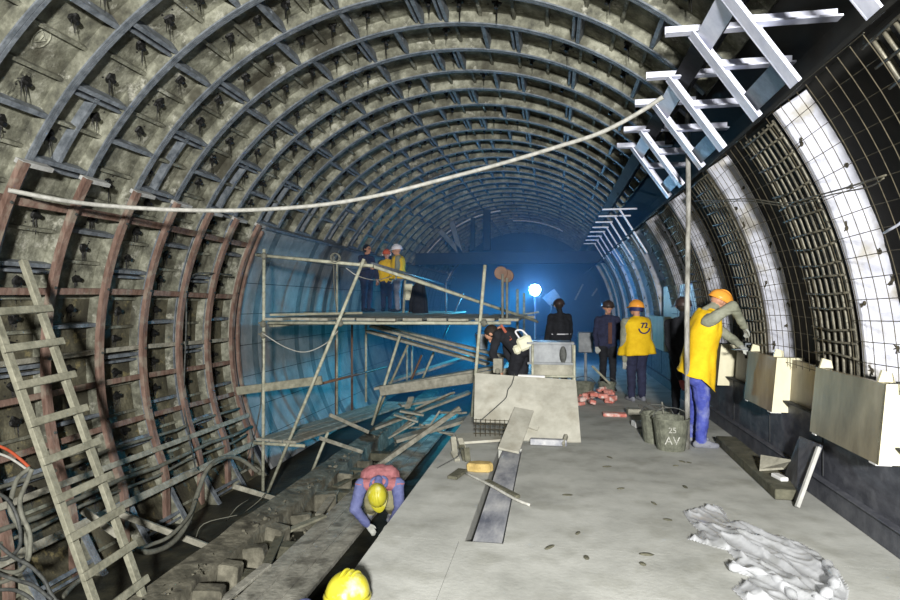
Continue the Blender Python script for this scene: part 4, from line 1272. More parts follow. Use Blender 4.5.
YLAMP = 17.0
lp = atY(535, 290, YLAMP)
t = thing('floodlight', 'dazzling blue-white floodlight on a thin post in the far tunnel', 'lamp', V(lp.x, YLAMP, 0))
b = MB(); b.tube([V(lp.x, YLAMP + .05, 0), V(lp.x, YLAMP + .05, lp.z - .12)], .03, 8); b.build('post', 'grey_steel', t)
b = MB(); n = 16
b.loft([[V(lp.x + r_ * math.cos(2 * PI * j / n), YLAMP + dy, lp.z + r_ * math.sin(2 * PI * j / n)) for j in range(n)] for r_, dy in ((.05, .22), (.1, .18), (.17, .02), (.18, .0), (.165, .0), (.09, .14))])
rf_ = b.build('reflector', 'grey_steel', t)
b = MB(); b.ell((lp.x, YLAMP - .0, lp.z), (.14, .05, .14), nu=14, nv=8); b.build('lens', 'lampglass', rf_, smooth=True)
b = MB(); b.beam(V(lp.x + .3, YLAMP + .1, lp.z - .32), V(lp.x + .62, YLAMP + .1, lp.z - .08), .3, .05, (0, 1, .2)); b.tube([V(lp.x + .45, YLAMP + .14, 0), V(lp.x + .45, YLAMP + .14, lp.z - .2)], .02, 6); tag(b.build('reflector_board', 'hose'), 'small slanted board just below the blue floodlight', 'board')
for i, (px, y1, y2, Yy, lb) in enumerate(((517.5, 289, 318, 13, 'thin pale upright tube beside the pulley'), (524, 293, 320, 14, 'slim upright tube close before the lamp glow'))):
    a, c = atY(px, y1, Yy), atY(px, y2, Yy); c.z = 0
    b = MB(); b.tube([a, c], .028, 8); tag(b.build('upright_tube', 'pole', smooth=True), lb, 'tube')
for i, (p, q, Yy, lb) in enumerate((((502, 318), (539, 312), 14, 'pale lath bridging beside the thin uprights'), ((575, 300), (583, 284), 31.05, 'pale bar standing in for a far light spot, the one closer to the lamp'), ((592, 296), (599, 286), 31.05, 'pale bar standing in for a far light spot, closer to the pylon side'))):  # the two end-wall bars stand in for distant spots of light
    b = MB(); b.tube([atY(p[0], p[1], Yy), atY(q[0], q[1], Yy)], .022 if Yy < 20 else .045, 6); tag(b.build('pale_bar', 'pole'), lb, 'bar')


# ------------------------------------------------------------------ people
def rot_to(fwd, up):
    f = Vector(fwd).normalized(); u = Vector(up); u = (u - f * u.dot(f)).normalized(); s = f.cross(u)   # s = right
    return Matrix(((s.x, f.x, u.x), (s.y, f.y, u.y), (s.z, f.z, u.z)))


def person(label, J, mats, voxel=.011, hands=True, group=None, face=True, thick=1.0, loc=None):
    """J: joints in world space. mats: torso, sleeve, fore, leg, shoe, hand, head"""
    slots = []
    def sl(k):
        if k not in slots: slots.append(k)
        return slots.index(k)
    P = []   # (a, b, ra, rb, slot)
    mb = MB()
    def cap(a, b_, ra, rb_, mt, n=12):
        a, b_ = Vector(a), Vector(b_)
        P.append((a, b_, ra, rb_, sl(mt)))
        d = (b_ - a)
        if d.length < 1e-5: d = V(0, 0, 1e-5)
        d.normalize()
        u = d.orthogonal().normalized(); w_ = d.cross(u)
        rings_ = []
        for k in range(5):
            th = -PI / 2 + (PI / 2) * k / 4
            rings_.append([a + d * (ra * math.sin(th)) + (u * math.cos(2 * PI * j / n) + w_ * math.sin(2 * PI * j / n)) * max(ra * math.cos(th), 1e-4) for j in range(n)])
        for k in range(5):
            th = (PI / 2) * k / 4
            rings_.append([b_ + d * (rb_ * math.sin(th)) + (u * math.cos(2 * PI * j / n) + w_ * math.sin(2 * PI * j / n)) * max(rb_ * math.cos(th), 1e-4) for j in range(n)])
        mb.loft(rings_)
    pel, che, nek, hed = J['pelvis'], J['chest'], J['neck'], J['head']
    fw = Vector(J['facing']).normalized()
    side = (J['shR'] - J['shL']).normalized()
    up_t = (nek - pel).normalized()
    tf = side.cross(up_t) * -1
    if tf.dot(Vector(J.get('tfacing', fw))) < 0: tf = -tf
    T = mats['torso']
    k = thick
    # torso: side by side capsules make an oval trunk
    hipw = .085 * k; chw = .105 * k
    for s in (-1, 1):
        cap(pel + side * (s * hipw) - up_t * .02, che + side * (s * chw * .8), .105 * k, .115 * k, T)
        cap(che + side * (s * chw * .8), nek + side * (s * .08) - up_t * .07, .115 * k, .075, T)
        cap(pel + side * (s * hipw) - up_t * .03 - tf * .02, pel + side * (s * hipw) + up_t * .06, .112 * k, .105 * k, mats['leg'])
    cap(pel, che, .115 * k, .125 * k, T)
    cap(che, nek - up_t * .05, .12 * k, .085, T)
    hu = (hed - nek).normalized()
    cap(nek - hu * .05, hed - hu * .05, .058, .052, mats.get('neck', 'skin'))
    # head
    HM = rot_to(J.get('look', fw), J.get('hup', hu))
    def hl(x, y, z): return hed + HM @ V(x, y, z)
    hm = mats.get('head', 'skin')
    cap(hl(0, -.02, .03), hl(0, .015, .03), .088, .086, hm)
    cap(hl(0, .03, -.03), hl(0, .05, -.055), .06, .045, hm)
    if face:
        cap(hl(0, .1, .01), hl(0, .118, -.022), .012, .017, 'skin', 8)
        for s in (-1, 1):
            cap(hl(s * .083, -.0, .0), hl(s * .088, -.005, .02), .016, .02, 'skin', 8)
            cap(hl(s * .034, .083, .017), hl(s * .036, .085, .017), .012, .012, 'eye', 8)
            cap(hl(s * .018, .098, .036), hl(s * .05, .085, .036), .008, .007, 'hair', 6)
        cap(hl(-.022, .092, -.052), hl(.022, .092, -.052), .008, .008, 'maroon', 6)
    hands_at = []
    for sd, sg in (('L', -1), ('R', 1)):
        sh, el, ha = J['sh' + sd], J['el' + sd], J['ha' + sd]
        cap(sh, el, .066 * k, .052 * k, mats['sleeve']); cap(nek - up_t * .07 + side * sg * .05, sh, .06, .066 * k, mats['sleeve' if mats.get('yoke') is None else 'yoke'])
        d = (ha - el).normalized()
        cap(el, ha - d * .02, .053 * k, .04 * k, mats.get('fore', mats['sleeve']))
        hm_ = mats.get('hand', 'skin')
        cap(ha - d * .05, ha, .03, .03, hm_)
        # palm and fingers
        pd_ = Vector(J.get('palm' + sd, fw)); pd_ = (pd_ - d * pd_.dot(d))
        if pd_.length < .05: pd_ = d.orthogonal()
        pd_.normalize(); ac = d.cross(pd_).normalized()
        for f_ in (-1, -.33, .33, 1):
            cap(ha + ac * (f_ * .014), ha + d * .075 + ac * (f_ * .028), .019, .016, hm_, 8)
        for f_, ln in ((-1, .062), (-.33, .076), (.33, .08), (1, .07)):
            r0_ = ha + d * .078 + ac * (f_ * .031)
            m1 = r0_ + d * (ln * .5) + pd_ * (ln * .16); m2 = m1 + d * (ln * .36) + pd_ * (ln * .36)
            cap(r0_, m1, .0115, .0105, hm_, 8); cap(m1, m2, .0105, .009, hm_, 8)
        th = -1 if sd == 'R' else 1
        a_ = ha + d * .02 + ac * (th * .025); b_ = a_ + d * .04 + ac * (th * .03) + pd_ * .015
        cap(a_, b_, .015, .0125, hm_, 8); cap(b_, b_ + d * .034 + ac * (th * .004) + pd_ * .016, .012, .0105, hm_, 8)
        hp_, kn, an = J['hip' + sd], J['kn' + sd], J['an' + sd]
        cap(hp_, kn, .098 * k, .07 * k, mats['leg']); cap(kn, an, .071 * k, .056 * k, mats['leg'])
        toe = J['toe' + sd]; fd = (toe - an); fd.z = 0; fd = fd.normalized() if fd.length > .01 else fw
        base = V(an.x, an.y, toe.z)
        S = mats['shoe']
        cap(base - fd * .05 + V(0, 0, .04), base + fd * .08 + V(0, 0, .045), .043, .047, S); cap(base + fd * .08 + V(0, 0, .038), base + fd * .17 + V(0, 0, .03), .045, .034, S)
        cap(base + V(0, 0, .05), an, .045, .05, S)
    raw = bpy.data.meshes.new('person_raw'); raw.from_pydata(mb.v, [], mb.f); raw.update()
    ro = bpy.data.objects.new('person_raw', raw); COL.objects.link(ro)
    rm = ro.modifiers.new('remesh', 'REMESH'); rm.mode = 'VOXEL'; rm.voxel_size = voxel
    sm_ = ro.modifiers.new('smooth', 'SMOOTH'); sm_.factor = .5; sm_.iterations = 2
    dg = bpy.context.evaluated_depsgraph_get(); dg.update()
    me = bpy.data.meshes.new_from_object(ro.evaluated_get(dg))
    bpy.data.objects.remove(ro)
    nvv = len(me.vertices); co = np.empty(nvv * 3); me.vertices.foreach_get('co', co); co = co.reshape(-1, 3)
    nf = len(me.polygons); fc = np.empty(nf * 3); me.polygons.foreach_get('center', fc); fc = fc.reshape(-1, 3)
    best = np.full(nf, 1e9); idx_ = np.zeros(nf, int)
    for a, b_, ra, rb_, s_ in P:
        A = np.array(a); D = np.array(b_) - A; L2 = max(1e-9, (D * D).sum())
        tt = np.clip(((fc - A) @ D) / L2, 0, 1)
        d_ = np.linalg.norm(fc - A - tt[:, None] * D, axis=1) - (ra + (rb_ - ra) * tt)
        u_ = d_ < best; best[u_] = d_[u_]; idx_[u_] = s_
    # cloth wrinkles
    cloth = set(slots.index(x) for x in slots if x not in ('skin', 'eye', 'hair', 'glove', 'pinkglove', 'shoe'))
    vm = np.zeros(nvv, bool)
    for p_, s_ in zip(me.polygons, idx_):
        if s_ in cloth:
            for v_ in p_.vertices: vm[v_] = True
    nor = np.empty(nvv * 3); me.vertices.foreach_get('normal', nor); nor = nor.reshape(-1, 3)
    for i in np.nonzero(vm)[0]:
        q_ = Vector(co[i]); h_ = noise.noise(q_ * 9) * .010 + abs(noise.noise(V(q_.x * 7, q_.y * 7, q_.z * 19))) * .012
        co[i] += nor[i] * (h_ - .004)
    root = Vector(loc) if loc else V(pel.x, pel.y, min(J['toeL'].z, J['toeR'].z))
    co -= np.array(root)
    me.vertices.foreach_set('co', co.reshape(-1))
    me.materials.clear()
    for s_ in slots: me.materials.append(M[s_])
    me.polygons.foreach_set('material_index', idx_.astype(np.int32)); me.polygons.foreach_set('use_smooth', [True] * nf)
    me.update()
    t = thing('person', label, 'person', root, group)
    me.name = 'body'
    o = bpy.data.objects.new('body', me); COL.objects.link(o); o.parent = t
    J['HM'] = HM; J['side'] = side; J['tf'] = tf; J['up'] = up_t
    return t


def hat(t, J, mt, name='hard_hat', tilt=0.0, brim=True):
    HM = J['HM']; hed = J['head']
    def hl(x, y, z): return hed + HM @ V(x, y, z)
    b = MB(); n = 24; rings_ = []
    rings_.append([hl(.112 * math.cos(2 * PI * j / n) * .97, .135 * math.sin(2 * PI * j / n) * .97 - .005, .035) for j in range(n)])
    for i in range(9):
        a = R(86 * i / 8)
        rings_.append([hl(.118 * math.cos(a) ** .8 * math.cos(2 * PI * j / n), .140 * math.cos(a) ** .8 * math.sin(2 * PI * j / n) - .005, .04 + .118 * math.sin(a)) for j in range(n)])
    b.loft(rings_)
    if brim:
        br = []
        for (k_, z) in ((.98, .05), (1.0, .038), (1.02, .03), (.96, .03)):
            br.append([hl(.118 * k_ * math.cos(2 * PI * j / n) * 1.05, -.005 + (.140 * k_ + (.055 * max(0, math.sin(2 * PI * j / n)) ** 1.5 if k_ > .99 else 0)) * math.sin(2 * PI * j / n) * 1.04, z - .012 * max(0, math.sin(2 * PI * j / n))) for j in range(n)])
        b.loft(br, caps=False)
    for x in (-.03, 0, .03):
        b.tube([hl(x, -.12 + .24 * k_ / 10, .05 + .112 * math.sin(PI * (.06 + .88 * k_ / 10)) ** .7) for k_ in range(11)], .008, 6)
    return b.build(name, mt, t, smooth=True)


def vest(t, J, mt, hem=-.12, flare=1.12, thick=1.0, hemdir=None, name='vest', hem_front=0.0):
    """sleeveless vest: oval rings up the trunk, open below"""
    side, tf, up = J['side'], J['tf'], J['up']
    pel, che, nek = J['pelvis'], J['chest'], J['neck']
    n = 36; rings_ = []
    L = (nek - pel).length
    prof = [(hem / L, .225 * flare, .175 * flare), (0.0, .215 * flare, .165 * flare), (.25, .21, .155), (.5, .222, .158), (.7, .226, .152), (.82, .21, .135), (.92, .165, .112), (.985, .10, .09)]
    fine = []
    for i in range(len(prof) - 1):
        for s in range(3):
            q = s / 3; fine.append(tuple(prof[i][k_] * (1 - q) + prof[i + 1][k_] * q for k_ in range(3)))
    fine.append(prof[-1])
    for (f_, w_, d_) in fine:
        if f_ <= .5: c = pel.lerp(che, f_ / .5)
        else: c = che.lerp(nek, (f_ - .5) / .5)
        ring_ = []
        for j in range(n):
            a = 2 * PI * j / n
            ex = abs(math.cos(a)) ** .85 * (1 if math.cos(a) > 0 else -1); ey = abs(math.sin(a)) ** .85 * (1 if math.sin(a) > 0 else -1)
            p = c + side * (w_ * thick * ex) + tf * (d_ * thick * ey)
            if f_ < .1: p -= up * hem_front * max(0, math.sin(a)) * (1 - max(f_, 0) * 10)
            wr = .022 * noise.noise(V(a * 2.2, f_ * 3, L * 7)) + .016 * noise.noise(V(p.x * 9, p.y * 9, p.z * 5)) + .010 * noise.noise(V(p.x * 22, p.y * 22, p.z * 14)) + (.014 * math.sin(a * 7 + f_ * 2) * max(0, .35 - f_) / .35)
            ring_.append(p + (p - c).normalized() * wr)
        rings_.append(ring_)
    inner = [[c_ + (sum(r_, V(0, 0, 0)) / n - c_).normalized() * .012 for c_ in r_] for r_ in rings_[:3]]
    b = MB(); b.loft(list(reversed(inner)) + rings_, caps=False)
    return b.build(name, mt, t, smooth=True)


def stand(base, head_h, facing, lean=0.0, spread=.1):
    """plain standing joints; base on the ground, facing a unit vector"""
    f = Vector(facing); f.z = 0; f.normalize(); r_ = f.cross(V(0, 0, 1)); B = Vector(base); s = head_h / 1.75
    U = V(0, 0, 1); J = {'facing': f}
    J['pelvis'] = B + U * .93 * s; J['chest'] = J['pelvis'] + (U * .30 + f * lean * .3) * s; J['neck'] = J['pelvis'] + (U * .54 + f * lean * .54) * s
    J['head'] = J['neck'] + (U * .13 + f * (.03 + lean * .1)) * s
    for sd, g_ in (('L', -1), ('R', 1)):
        J['sh' + sd] = J['neck'] + r_ * (g_ * .19 * s) - U * .08 * s
        J['el' + sd] = J['sh' + sd] + (r_ * (g_ * .06) - U * .29 + f * .02) * s
        J['ha' + sd] = J['el' + sd] + (-U * .24 + f * .1) * s
        J['hip' + sd] = J['pelvis'] + r_ * (g_ * .09 * s) - U * .04 * s
        J['an' + sd] = B + r_ * (g_ * spread * s) + U * .1 * s
        J['kn' + sd] = (J['hip' + sd] + J['an' + sd]) / 2 + f * .02
        J['toe' + sd] = B + r_ * (g_ * spread * s) + f * .1
        J['toe' + sd].z = B.z
    return J


# --- stooping worker at the pylon wall (faces the wall, right side to the camera)
YW = 7.45
F = V(1, .15, 0).normalized()
r_ = F.cross(V(0, 0, 1))          # his right, towards the camera
J = {'facing': F, 'tfacing': F}
J['pelvis'] = atY(697, 372, YW); J['chest'] = atY(701, 341, YW); J['neck'] = atY(709, 309, YW)
J['head'] = atY(719, 303, YW + .05); J['look'] = V(.9, .1, -.45); J['hup'] = V(.42, .0, .9)
nk = J['neck']; up_ = (J['neck'] - J['pelvis']).normalized()
J['shR'] = nk + r_ * .2 - up_ * .1; J['shL'] = nk - r_ * .2 - up_ * .1
J['shR'] = atY(708, 322, YW - .2)
J['elR'] = atY(733, 306, YW - .3); J['haR'] = atY(744, 327, YW - .12); J['palmR'] = V(0, .3, -1)
J['elL'] = atY(731, 338, YW + .25); J['haL'] = atY(741, 346, YW + .05); J['palmL'] = V(0, 0, -1)
for sd, g_, px, py in (('R', 1, 701, 446), ('L', -1, 692, 444)):
    J['hip' + sd] = J['pelvis'] + r_ * (.09 * g_) - V(0, 0, .04)
    yy_ = YW - .1 if sd == 'R' else YW + .22
    an = atY(px, 440, yy_); an.z = .1
    J['an' + sd] = an; J['kn' + sd] = (J['hip' + sd] + an) / 2 + F * .03; J['toe' + sd] = V(an.x + .1, an.y, 0)
t = person('worker in a yellow vest and blue trousers reaching over the marble box', J, dict(torso='yellow', sleeve='jacket', fore='jacket', leg='blue', shoe='shoe', hand='glove', yoke='jacket', neck='jacket'), voxel=.009, thick=1.12)
vest(t, J, 'yellow', hem=-.02, flare=1.16, thick=1.12, hem_front=.16)
hat(t, J, 'hat_orange')
b = MB(); q = J['haL'] + V(.05, -.03, -.03)
b.beam(q + V(-.16, -.06, -.005), q + V(.12, -.02, .01), .1, .008); b.tube([q + V(-.02, -.04, .02), q + V(-.02, -.04, .06), q + V(.1, -.03, .06)], .012, 7)
tag(b.build('trowel', 'zinc'), 'steel float trowel in the glove of the stooping worker', 'trowel')

# --- worker with emblem vest, seen from behind
base = atZ(637, 401, 0)
F = V(-.35, .94, 0)
J = stand(base, 1.72, F)
J['look'] = V(-.7, .7, 0)
sh = J['shL']; rr_ = F.normalized().cross(V(0, 0, 1))
J['elL'] = atY(623, 344, base.y - .05); J['haL'] = atY(624.5, 361, base.y - .05)
J['shL'] = J['neck'] - rr_ * .22 - V(0, 0, .1)
J['haR'] = J['elR'] + V(-.05, .22, -.1)
t = person('worker in a yellow vest with a dark blue emblem on the back', J, dict(torso='yellow', sleeve='jacket', leg='navy', shoe='shoe', hand='glove', yoke='jacket'), voxel=.011, thick=1.15)
vs_ = vest(t, J, 'yellow', hem=-.1, flare=1.2, thick=1.12)
ht_ = hat(t, J, 'hat_orange')
HM = J['HM']; hd = J['head']
b = MB(); n = 20
b.loft([[hd + HM @ V(.108 * math.cos(2 * PI * j / n), .125 * math.sin(2 * PI * j / n) - .008, z) for j in range(n)] for z in (-.035, -.025, .02, .03)], caps=False)
b.build('goggle_strap', 'band', ht_, smooth=True)
bc = J['chest'].lerp(J['neck'], .25) - J['tf'] * .20 + J['side'] * .03
ex = J['side'] if (J['side']).x > 0 else -J['side']
text_on('72', .13, .012, 'back_emblem', 'emblem', vs_, bc + V(0, 0, .03), ex, (0, 0, 1))
b = MB(); b.tube([bc + ex * (.1 * math.cos(a)) + V(0, 0, .0 + .1 * math.sin(a)) for a in [PI * 1.05 + PI * .9 * j / 14 for j in range(15)]], .012, 6); b.build('back_emblem', 'emblem', vs_)

# --- dark figures on the platform
base = atZ(617, 396, 0); base.y += .5
J = stand(base + V(-.1, .2, 0), 1.72, V(.2, -1, 0)); J['look'] = V(.2, -1, 0)
t = person('person in a dark jacket with an orange panel facing the emblem vest worker', J, dict(torso='navy', sleeve='navy', leg='black_cloth', shoe='black_cloth', hand='glove'), voxel=.014)
hat(t, J, 'hat_dark', 'dark_cap')
b = MB(); c = J['chest'] - V(0, 0, .1); b.box(c + J['tf'] * .165, (.07, .012, .4)); b.build('chest_panel', 'brown', t)
base = atY(683, 320, 9.0); base.z = 0
J = stand(base, 1.76, V(.25, 1, 0), lean=.02)
J['haL'] = atY(681, 380, 8.8); J['elL'] = J['shL'] + V(-.02, -.06, -.27)
t = person('person standing behind the stooping worker, shadow put into the black clothes', J, dict(torso='black_cloth', sleeve='black_cloth', leg='black_cloth', shoe='black_cloth', hand='pinkglove', neck='black_cloth', head='hair'), voxel=.014)  # clothes blackened to stand in for the shadow over this figure
hat(t, J, 'hat_dark')
base = atY(560, 330, 12.3); base.z = 0
J = stand(base, 1.76, V(-.5, 1, 0), lean=.02); J['look'] = V(-.3, 1, -.1)
t = person('dark coated person with a hard hat standing before the blue lamp', J, dict(torso='black_cloth', sleeve='black_cloth', leg='black_cloth', shoe='shoe', hand='skin', head='hair', neck='black_cloth'), voxel=.014, thick=1.15)
hat(t, J, 'hat_dark')
b = MB(); c = J['pelvis'] + V(0, 0, .12); b.tube([c + J['side'] * .21 - J['tf'] * .05, c - J['tf'] * .19, c - J['side'] * .21 - J['tf'] * .05], .012, 6); b.build('reflective_band', 'white_cloth', t)

# --- bent worker in black with a cream bag (behind the slanting sheet)
YK = 8.65
F = V(-1, .25, 0).normalized(); r_ = F.cross(V(0, 0, 1))
J = {'facing': F, 'tfacing': V(-.4, 0, -1)}
J['pelvis'] = atY(521, 349, YK); J['chest'] = atY(509, 336, YK); J['neck'] = atY(498, 331, YK)
J['head'] = atY(492.5, 334, YK - .03); J['look'] = V(-.5, .1, -1); J['hup'] = V(-.9, 0, .35)
nk = J['neck']; ax = (nk - J['pelvis']).normalized()
for sd, g_ in (('L', -1), ('R', 1)):
    J['sh' + sd] = nk + r_ * (.19 * g_) - ax * .07
    J['el' + sd] = J['sh' + sd] + V(-.03 + .04 * g_, 0, -.27); J['ha' + sd] = J['el' + sd] + V(.1, -.02, -.2)
    J['hip' + sd] = J['pelvis'] + r_ * .1 * g_ - V(0, 0, .03)
    an = V(atY(506 if g_ < 0 else 523, 378, YK).x, YK - .12 * g_, .1)
    J['an' + sd] = an; J['kn' + sd] = (J['hip' + sd] + an) / 2 + V(-.02, 0, 0); J['toe' + sd] = V(an.x - .1, an.y, 0)
t = person('person in black bending over behind the slanting sheet with a cream bag', J, dict(torso='black_cloth', sleeve='black_cloth', leg='black_cloth', shoe='shoe', hand='skin'), voxel=.012, thick=1.1)
HM = J['HM']; hd = J['head']
b = MB(); b.ell(hd + HM @ V(0, -.02, .03), (.096, .11, .1), HM, nu=14, nv=8); b.build('hair', 'hair', t, smooth=True)
b = MB(); s0 = atY(501, 325, YK - .16); s1 = atY(511, 340, YK - .21); b.beam(s0, s1, .035, .01, (0, -1, .3)); b.build('shoulder_stripe', 'orange', t)
t = thing('shoulder_bag', 'cream cloth bag on the back of the bent worker in black', 'bag', atY(525, 352, YK - .25))
bgc = atY(525, 343, YK - .24)
b = MB(); rot = Matrix.Rotation(-.42, 3, 'Y'); b.box(bgc, (.21, .08, .19), rot); b.box(bgc + rot @ V(-.14, -.0, -.04), (.1, .09, .13), rot); b.build('pouch', 'bag', t, bevel=.03)
b = MB(); b.tube(spline([bgc + V(-.08, 0, .07), bgc + V(-.13, -.02, .16), bgc + V(-.05, -.02, .18), bgc + V(.04, 0, .1)], 6), .012, 6); b.build('strap', 'white_cloth', t)

# --- three workers on the scaffold deck
YT = 14.6
DT = DZ + .033
def deckbase(px): 
    p = atY(px, 300, YT); p.z = DT; return p
J = stand(deckbase(366.5), 1.70, V(.9, -.5, 0)); J['look'] = V(.9, -.4, -.1)
J['elR'] = J['shR'] + V(.06, -.1, -.27); J['haR'] = J['elR'] + V(.22, -.05, .0)
t = person('person in dark navy overalls and dark hood on the scaffold', J, dict(torso='navy', sleeve='navy', leg='navy', shoe='black_cloth', hand='skin'), voxel=.014, thick=1.15)
HM = J['HM']; b = MB(); b.ell(J['head'] + HM @ V(0, -.025, .035), (.1, .105, .11), HM, nu=14, nv=8); b.build('hood', 'black_cloth', t, smooth=True)
J = stand(deckbase(381) + V(.0, .55, 0), 1.60, V(.1, -1, 0)); J['look'] = V(.1, -1, -.05)
J['elL'] = J['shL'] + V(.05, -.1, -.25); J['haL'] = J['elL'] + V(-.1, -.2, .02)
t = person('person in a yellow vest with a red hard hat on the scaffold', J, dict(torso='yellow', sleeve='navy', leg='navy', shoe='black_cloth', hand='skin', yoke='navy'), voxel=.014, thick=1.1)
vest(t, J, 'yellow', hem=-.05, flare=1.05, thick=1.02); hat(t, J, 'hat_red')
HM = J['HM']; b = MB(); n = 18
b.tube([J['head'] + HM @ V(.105 * math.cos(a), .03, .02 + .105 * math.sin(a)) for a in [-.3 + (PI + .6) * j / 14 for j in range(15)]], .022, 7); b.build('scarf', 'white_cloth', t, smooth=True)
J = stand(deckbase(397) + V(.05, -.1, 0), 1.66, V(-.75, -.2, 0)); J['look'] = V(-.9, -.1, -.05)
J['elL'] = J['shL'] + V(.0, -.1, -.28); J['haL'] = J['elL'] + V(.02, -.14, -.16)
t = person('person in a yellow vest, grey trousers and white hard hat on the scaffold', J, dict(torso='yellow', sleeve='jacket', leg='grey_cloth', shoe='black_cloth', hand='glove', yoke='jacket'), voxel=.014, thick=1.2)
vest(t, J, 'yellow', hem=-.06, flare=1.12, thick=1.15); hat(t, J, 'hat_white')
# coat and bag on the upright beside them
t = thing('hanging_coat', 'dark coat hanging on the scaffold beside the white-hatted worker', 'coat', atY(419, 321, 13.0))
b = MB(); n = 16; rings_ = []
for (py, w_, d_) in ((281, .04, .04), (285, .11, .07), (296, .15, .09), (308, .17, .1), (321, .2, .11)):
    c = atY(419 + (py - 281) * .05, py, 13.0); rings_.append([c + V(w_ * math.cos(2 * PI * j / n) * (1 + .08 * math.sin(5 * j)), d_ * math.sin(2 * PI * j / n) * (1 + .2 * math.sin(3 * j)), 0) for j in range(n)])
b.loft(rings_); b.build('cloth', 'black_cloth', t, smooth=True)
b = MB()
for s in (-1, 1): b.tube([atY(419, 285, 13.0) + V(s * .1, -.03, -.02), atY(419, 300, 13.0) + V(s * .16, -.05, 0), atY(419, 312, 13.0) + V(s * .18, -.06, 0)], [.04, .045, .04], 8)
b.build('sleeve', 'black_cloth', t, smooth=True)
b = MB(); c = atY(409, 292, 13.0); b.box(c, (.18, .1, .36)); b.box(c + V(0, -.06, -.05), (.14, .04, .2)); tag(b.build('hanging_bag', 'bag', bevel=.025), 'pale bag hanging on the upright behind the white-hatted worker', 'bag')

# --- worker stooping in the pit, seen from above
hx = atY(378, 489, 7.05)
F = V(.25, -1, 0).normalized(); r_ = F.cross(V(0, 0, 1))
FL = FLOOR + .2
J = {'facing': F, 'tfacing': V(.1, -.6, -.8)}
J['head'] = hx + V(0, 0, -.08); J['look'] = V(.2, -.2, -1); J['hup'] = V(.0, -.85, .5)
J['neck'] = hx + V(-.03, .12, .03); J['chest'] = J['neck'] + V(-.04, .23, .02); J['pelvis'] = J['neck'] + V(-.1, .46, -.14)
for sd, g_ in (('L', -1), ('R', 1)):
    J['sh' + sd] = J['neck'] + r_ * (.225 * g_) + V(0, .05, -.03)
    J['el' + sd] = J['sh' + sd] + r_ * (.05 * g_) + V(0, -.10, -.26); J['ha' + sd] = J['el' + sd] + r_ * (-.13 * g_) + V(.02, .02, -.2)
    J['hip' + sd] = J['pelvis'] + r_ * (.1 * g_) - V(0, 0, .03)
    an = V(J['pelvis'].x + r_.x * .14 * g_, J['pelvis'].y + .02 + r_.y * .14 * g_, FL + .1)
    J['an' + sd] = an; J['kn' + sd] = (J['hip' + sd] + an) / 2 + F * .22; J['toe' + sd] = V(an.x, an.y - .1, FL)
t = person('worker with a yellow hard hat and maroon yoke stooping in the pit', J, dict(torso='maroon', sleeve='bluejkt', fore='bluejkt', leg='tan', shoe='shoe', hand='glove', yoke='maroon', neck='bluejkt', head='bluejkt'), voxel=.011, thick=1.28)
hat(t, J, 'hat_yellow')
b = MB(); nk = J['neck']; b.tube([nk + r_ * (.1 * math.cos(a)) + V(0, .02, .0) + V(0, .5, .5).normalized() * .08 * math.sin(a) for a in [2 * PI * j / 16 for j in range(17)]], .026, 7); b.build('collar', 'bluejkt', t, smooth=True)

# --- person at the platform edge of whom the helmet shows
hx = atZ(347, 587, .13) - V(0, 0, .08)
J = stand(V(hx.x - .55, hx.y - .1, FLOOR + .02), 1.35, V(.9, .3, 0), lean=.2)
dz = hx - J['head']
J['head'] = hx; J['neck'] = hx + V(-.15, -.03, -.06); J['look'] = V(.1, 1, -.1); J['hup'] = V(.06, -.12, 1)
for sd, g_ in (('L', -1), ('R', 1)):
    rr_ = V(.9, .3, 0).normalized().cross(V(0, 0, 1))
    J['sh' + sd] = J['neck'] + rr_ * (.18 * g_) + V(-.1, 0, -.08); J['el' + sd] = J['sh' + sd] + V(-.02, .02, -.24); J['ha' + sd] = J['el' + sd] + V(-.12, .1, -.16)
J['chest'] = J['neck'] - V(.2, 0, .2); J['pelvis'] = J['neck'] - V(.38, .02, .45)
for sd, g_ in (('L', -1), ('R', 1)):
    J['hip' + sd] = J['pelvis'] + rr_ * (.09 * g_); J['kn' + sd] = (J['hip' + sd] + J['an' + sd]) / 2 + V(-.1, .1, 0)
t = person('person below the platform edge whose pale yellow hard hat shows', J, dict(torso='bluejkt', sleeve='bluejkt', leg='navy', shoe='shoe', hand='glove'), voxel=.013)
hat(t, J, 'hat_yellow')

# ------------------------------------------------------------------ light
def area(name, loc, target, size, power, col, spread=180):
    l = bpy.data.lights.new(name, 'AREA'); l.energy = power; l.size = size; l.color = col; l.shape = 'DISK'; l.spread = R(spread)
    o = bpy.data.objects.new(name, l); COL.objects.link(o); o.location = loc
    o.rotation_euler = (Vector(target) - Vector(loc)).to_track_quat('-Z', 'Y').to_euler()
    return o


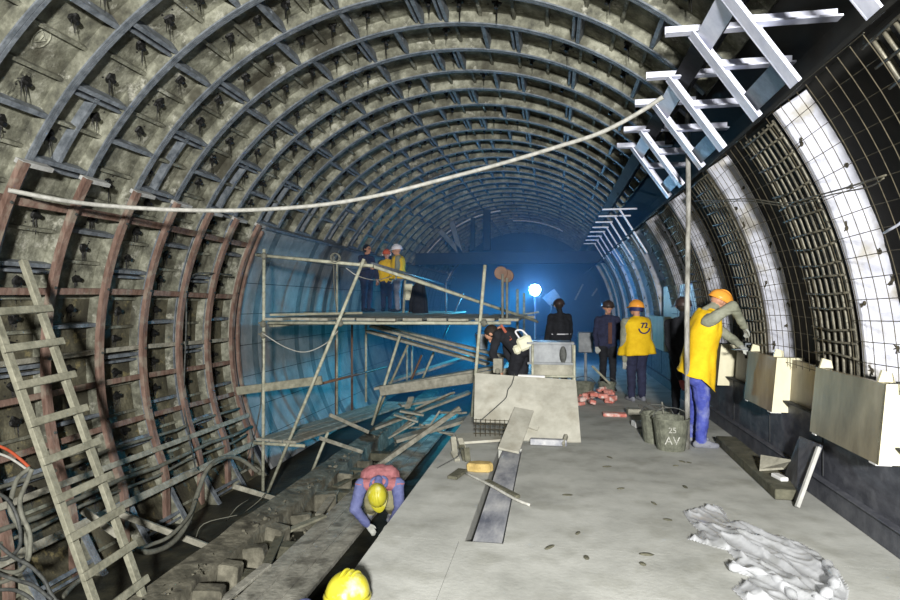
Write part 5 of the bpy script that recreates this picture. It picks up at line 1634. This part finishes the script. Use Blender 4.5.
area('work_light', (.65, -3.2, 2.6), (-.9, 8, 1.7), .5, 2150, (1.0, .985, .95))
pl = bpy.data.lights.new('flood_light', 'SPOT'); pl.energy = 1000; pl.color = (.02, .55, .95); pl.shadow_soft_size = .12; pl.spot_size = R(70); pl.spot_blend = .7
o = bpy.data.objects.new('flood_light', pl); COL.objects.link(o); o.location = (lp.x, YLAMP - .25, lp.z)
o.rotation_euler = (Vector((-4.6, 12.6, -.5)) - o.location).to_track_quat('-Z', 'Y').to_euler()
p3 = bpy.data.lights.new('flood_spill', 'POINT'); p3.energy = 120; p3.color = (.01, .24, 1.0); p3.shadow_soft_size = .12
o = bpy.data.objects.new('flood_spill', p3); COL.objects.link(o); o.location = (lp.x, YLAMP - .25, lp.z)
p2 = bpy.data.lights.new('pit_teal_fill', 'POINT'); p2.energy = 140; p2.color = (.03, .6, .85); p2.shadow_soft_size = .12  # unseen teal fill added to colour the pit, no lamp stands here
o = bpy.data.objects.new('pit_teal_fill', p2); COL.objects.link(o); o.location = (-2.3, 16.5, .4)

# haze in the far tunnel; lamp blue put into its scatter colour for the halo
hz = MB(); hz.box((XC, 21.5, 1.2), (8.0, 18.6, 7.6))
mh = bpy.data.materials.new('tunnel_haze'); mh.use_nodes = True
nt = mh.node_tree; nt.nodes.clear()
ou = nt.nodes.new('ShaderNodeOutputMaterial'); vsn = nt.nodes.new('ShaderNodeVolumeScatter'); vsn.inputs['Density'].default_value = .03; vsn.inputs['Color'].default_value = (.32, .6, 1, 1); vsn.inputs['Anisotropy'].default_value = .3
nt.links.new(vsn.outputs[0], ou.inputs['Volume']); M['haze'] = mh
o = hz.build('haze', 'haze'); o['kind'] = 'stuff'; o['label'] = 'dusty haze in the far tunnel, lamp blue put into its colour'; o['category'] = 'haze'

wd = bpy.data.worlds.new('world'); SC.world = wd; wd.use_nodes = True
wd.node_tree.nodes['Background'].inputs['Color'].default_value = (.012, .014, .018, 1)
wd.node_tree.nodes['Background'].inputs['Strength'].default_value = 1

vsx = SC.view_settings
SC.display_settings.display_device = 'sRGB'
vsx.view_transform = 'Standard'; vsx.look = 'None'; vsx.gamma = 1; vsx.use_curve_mapping = False; vsx.exposure = 0.0
SC.cycles.use_denoising = True
SC.cycles.max_bounces = 6
SC.cycles.volume_bounces = 1
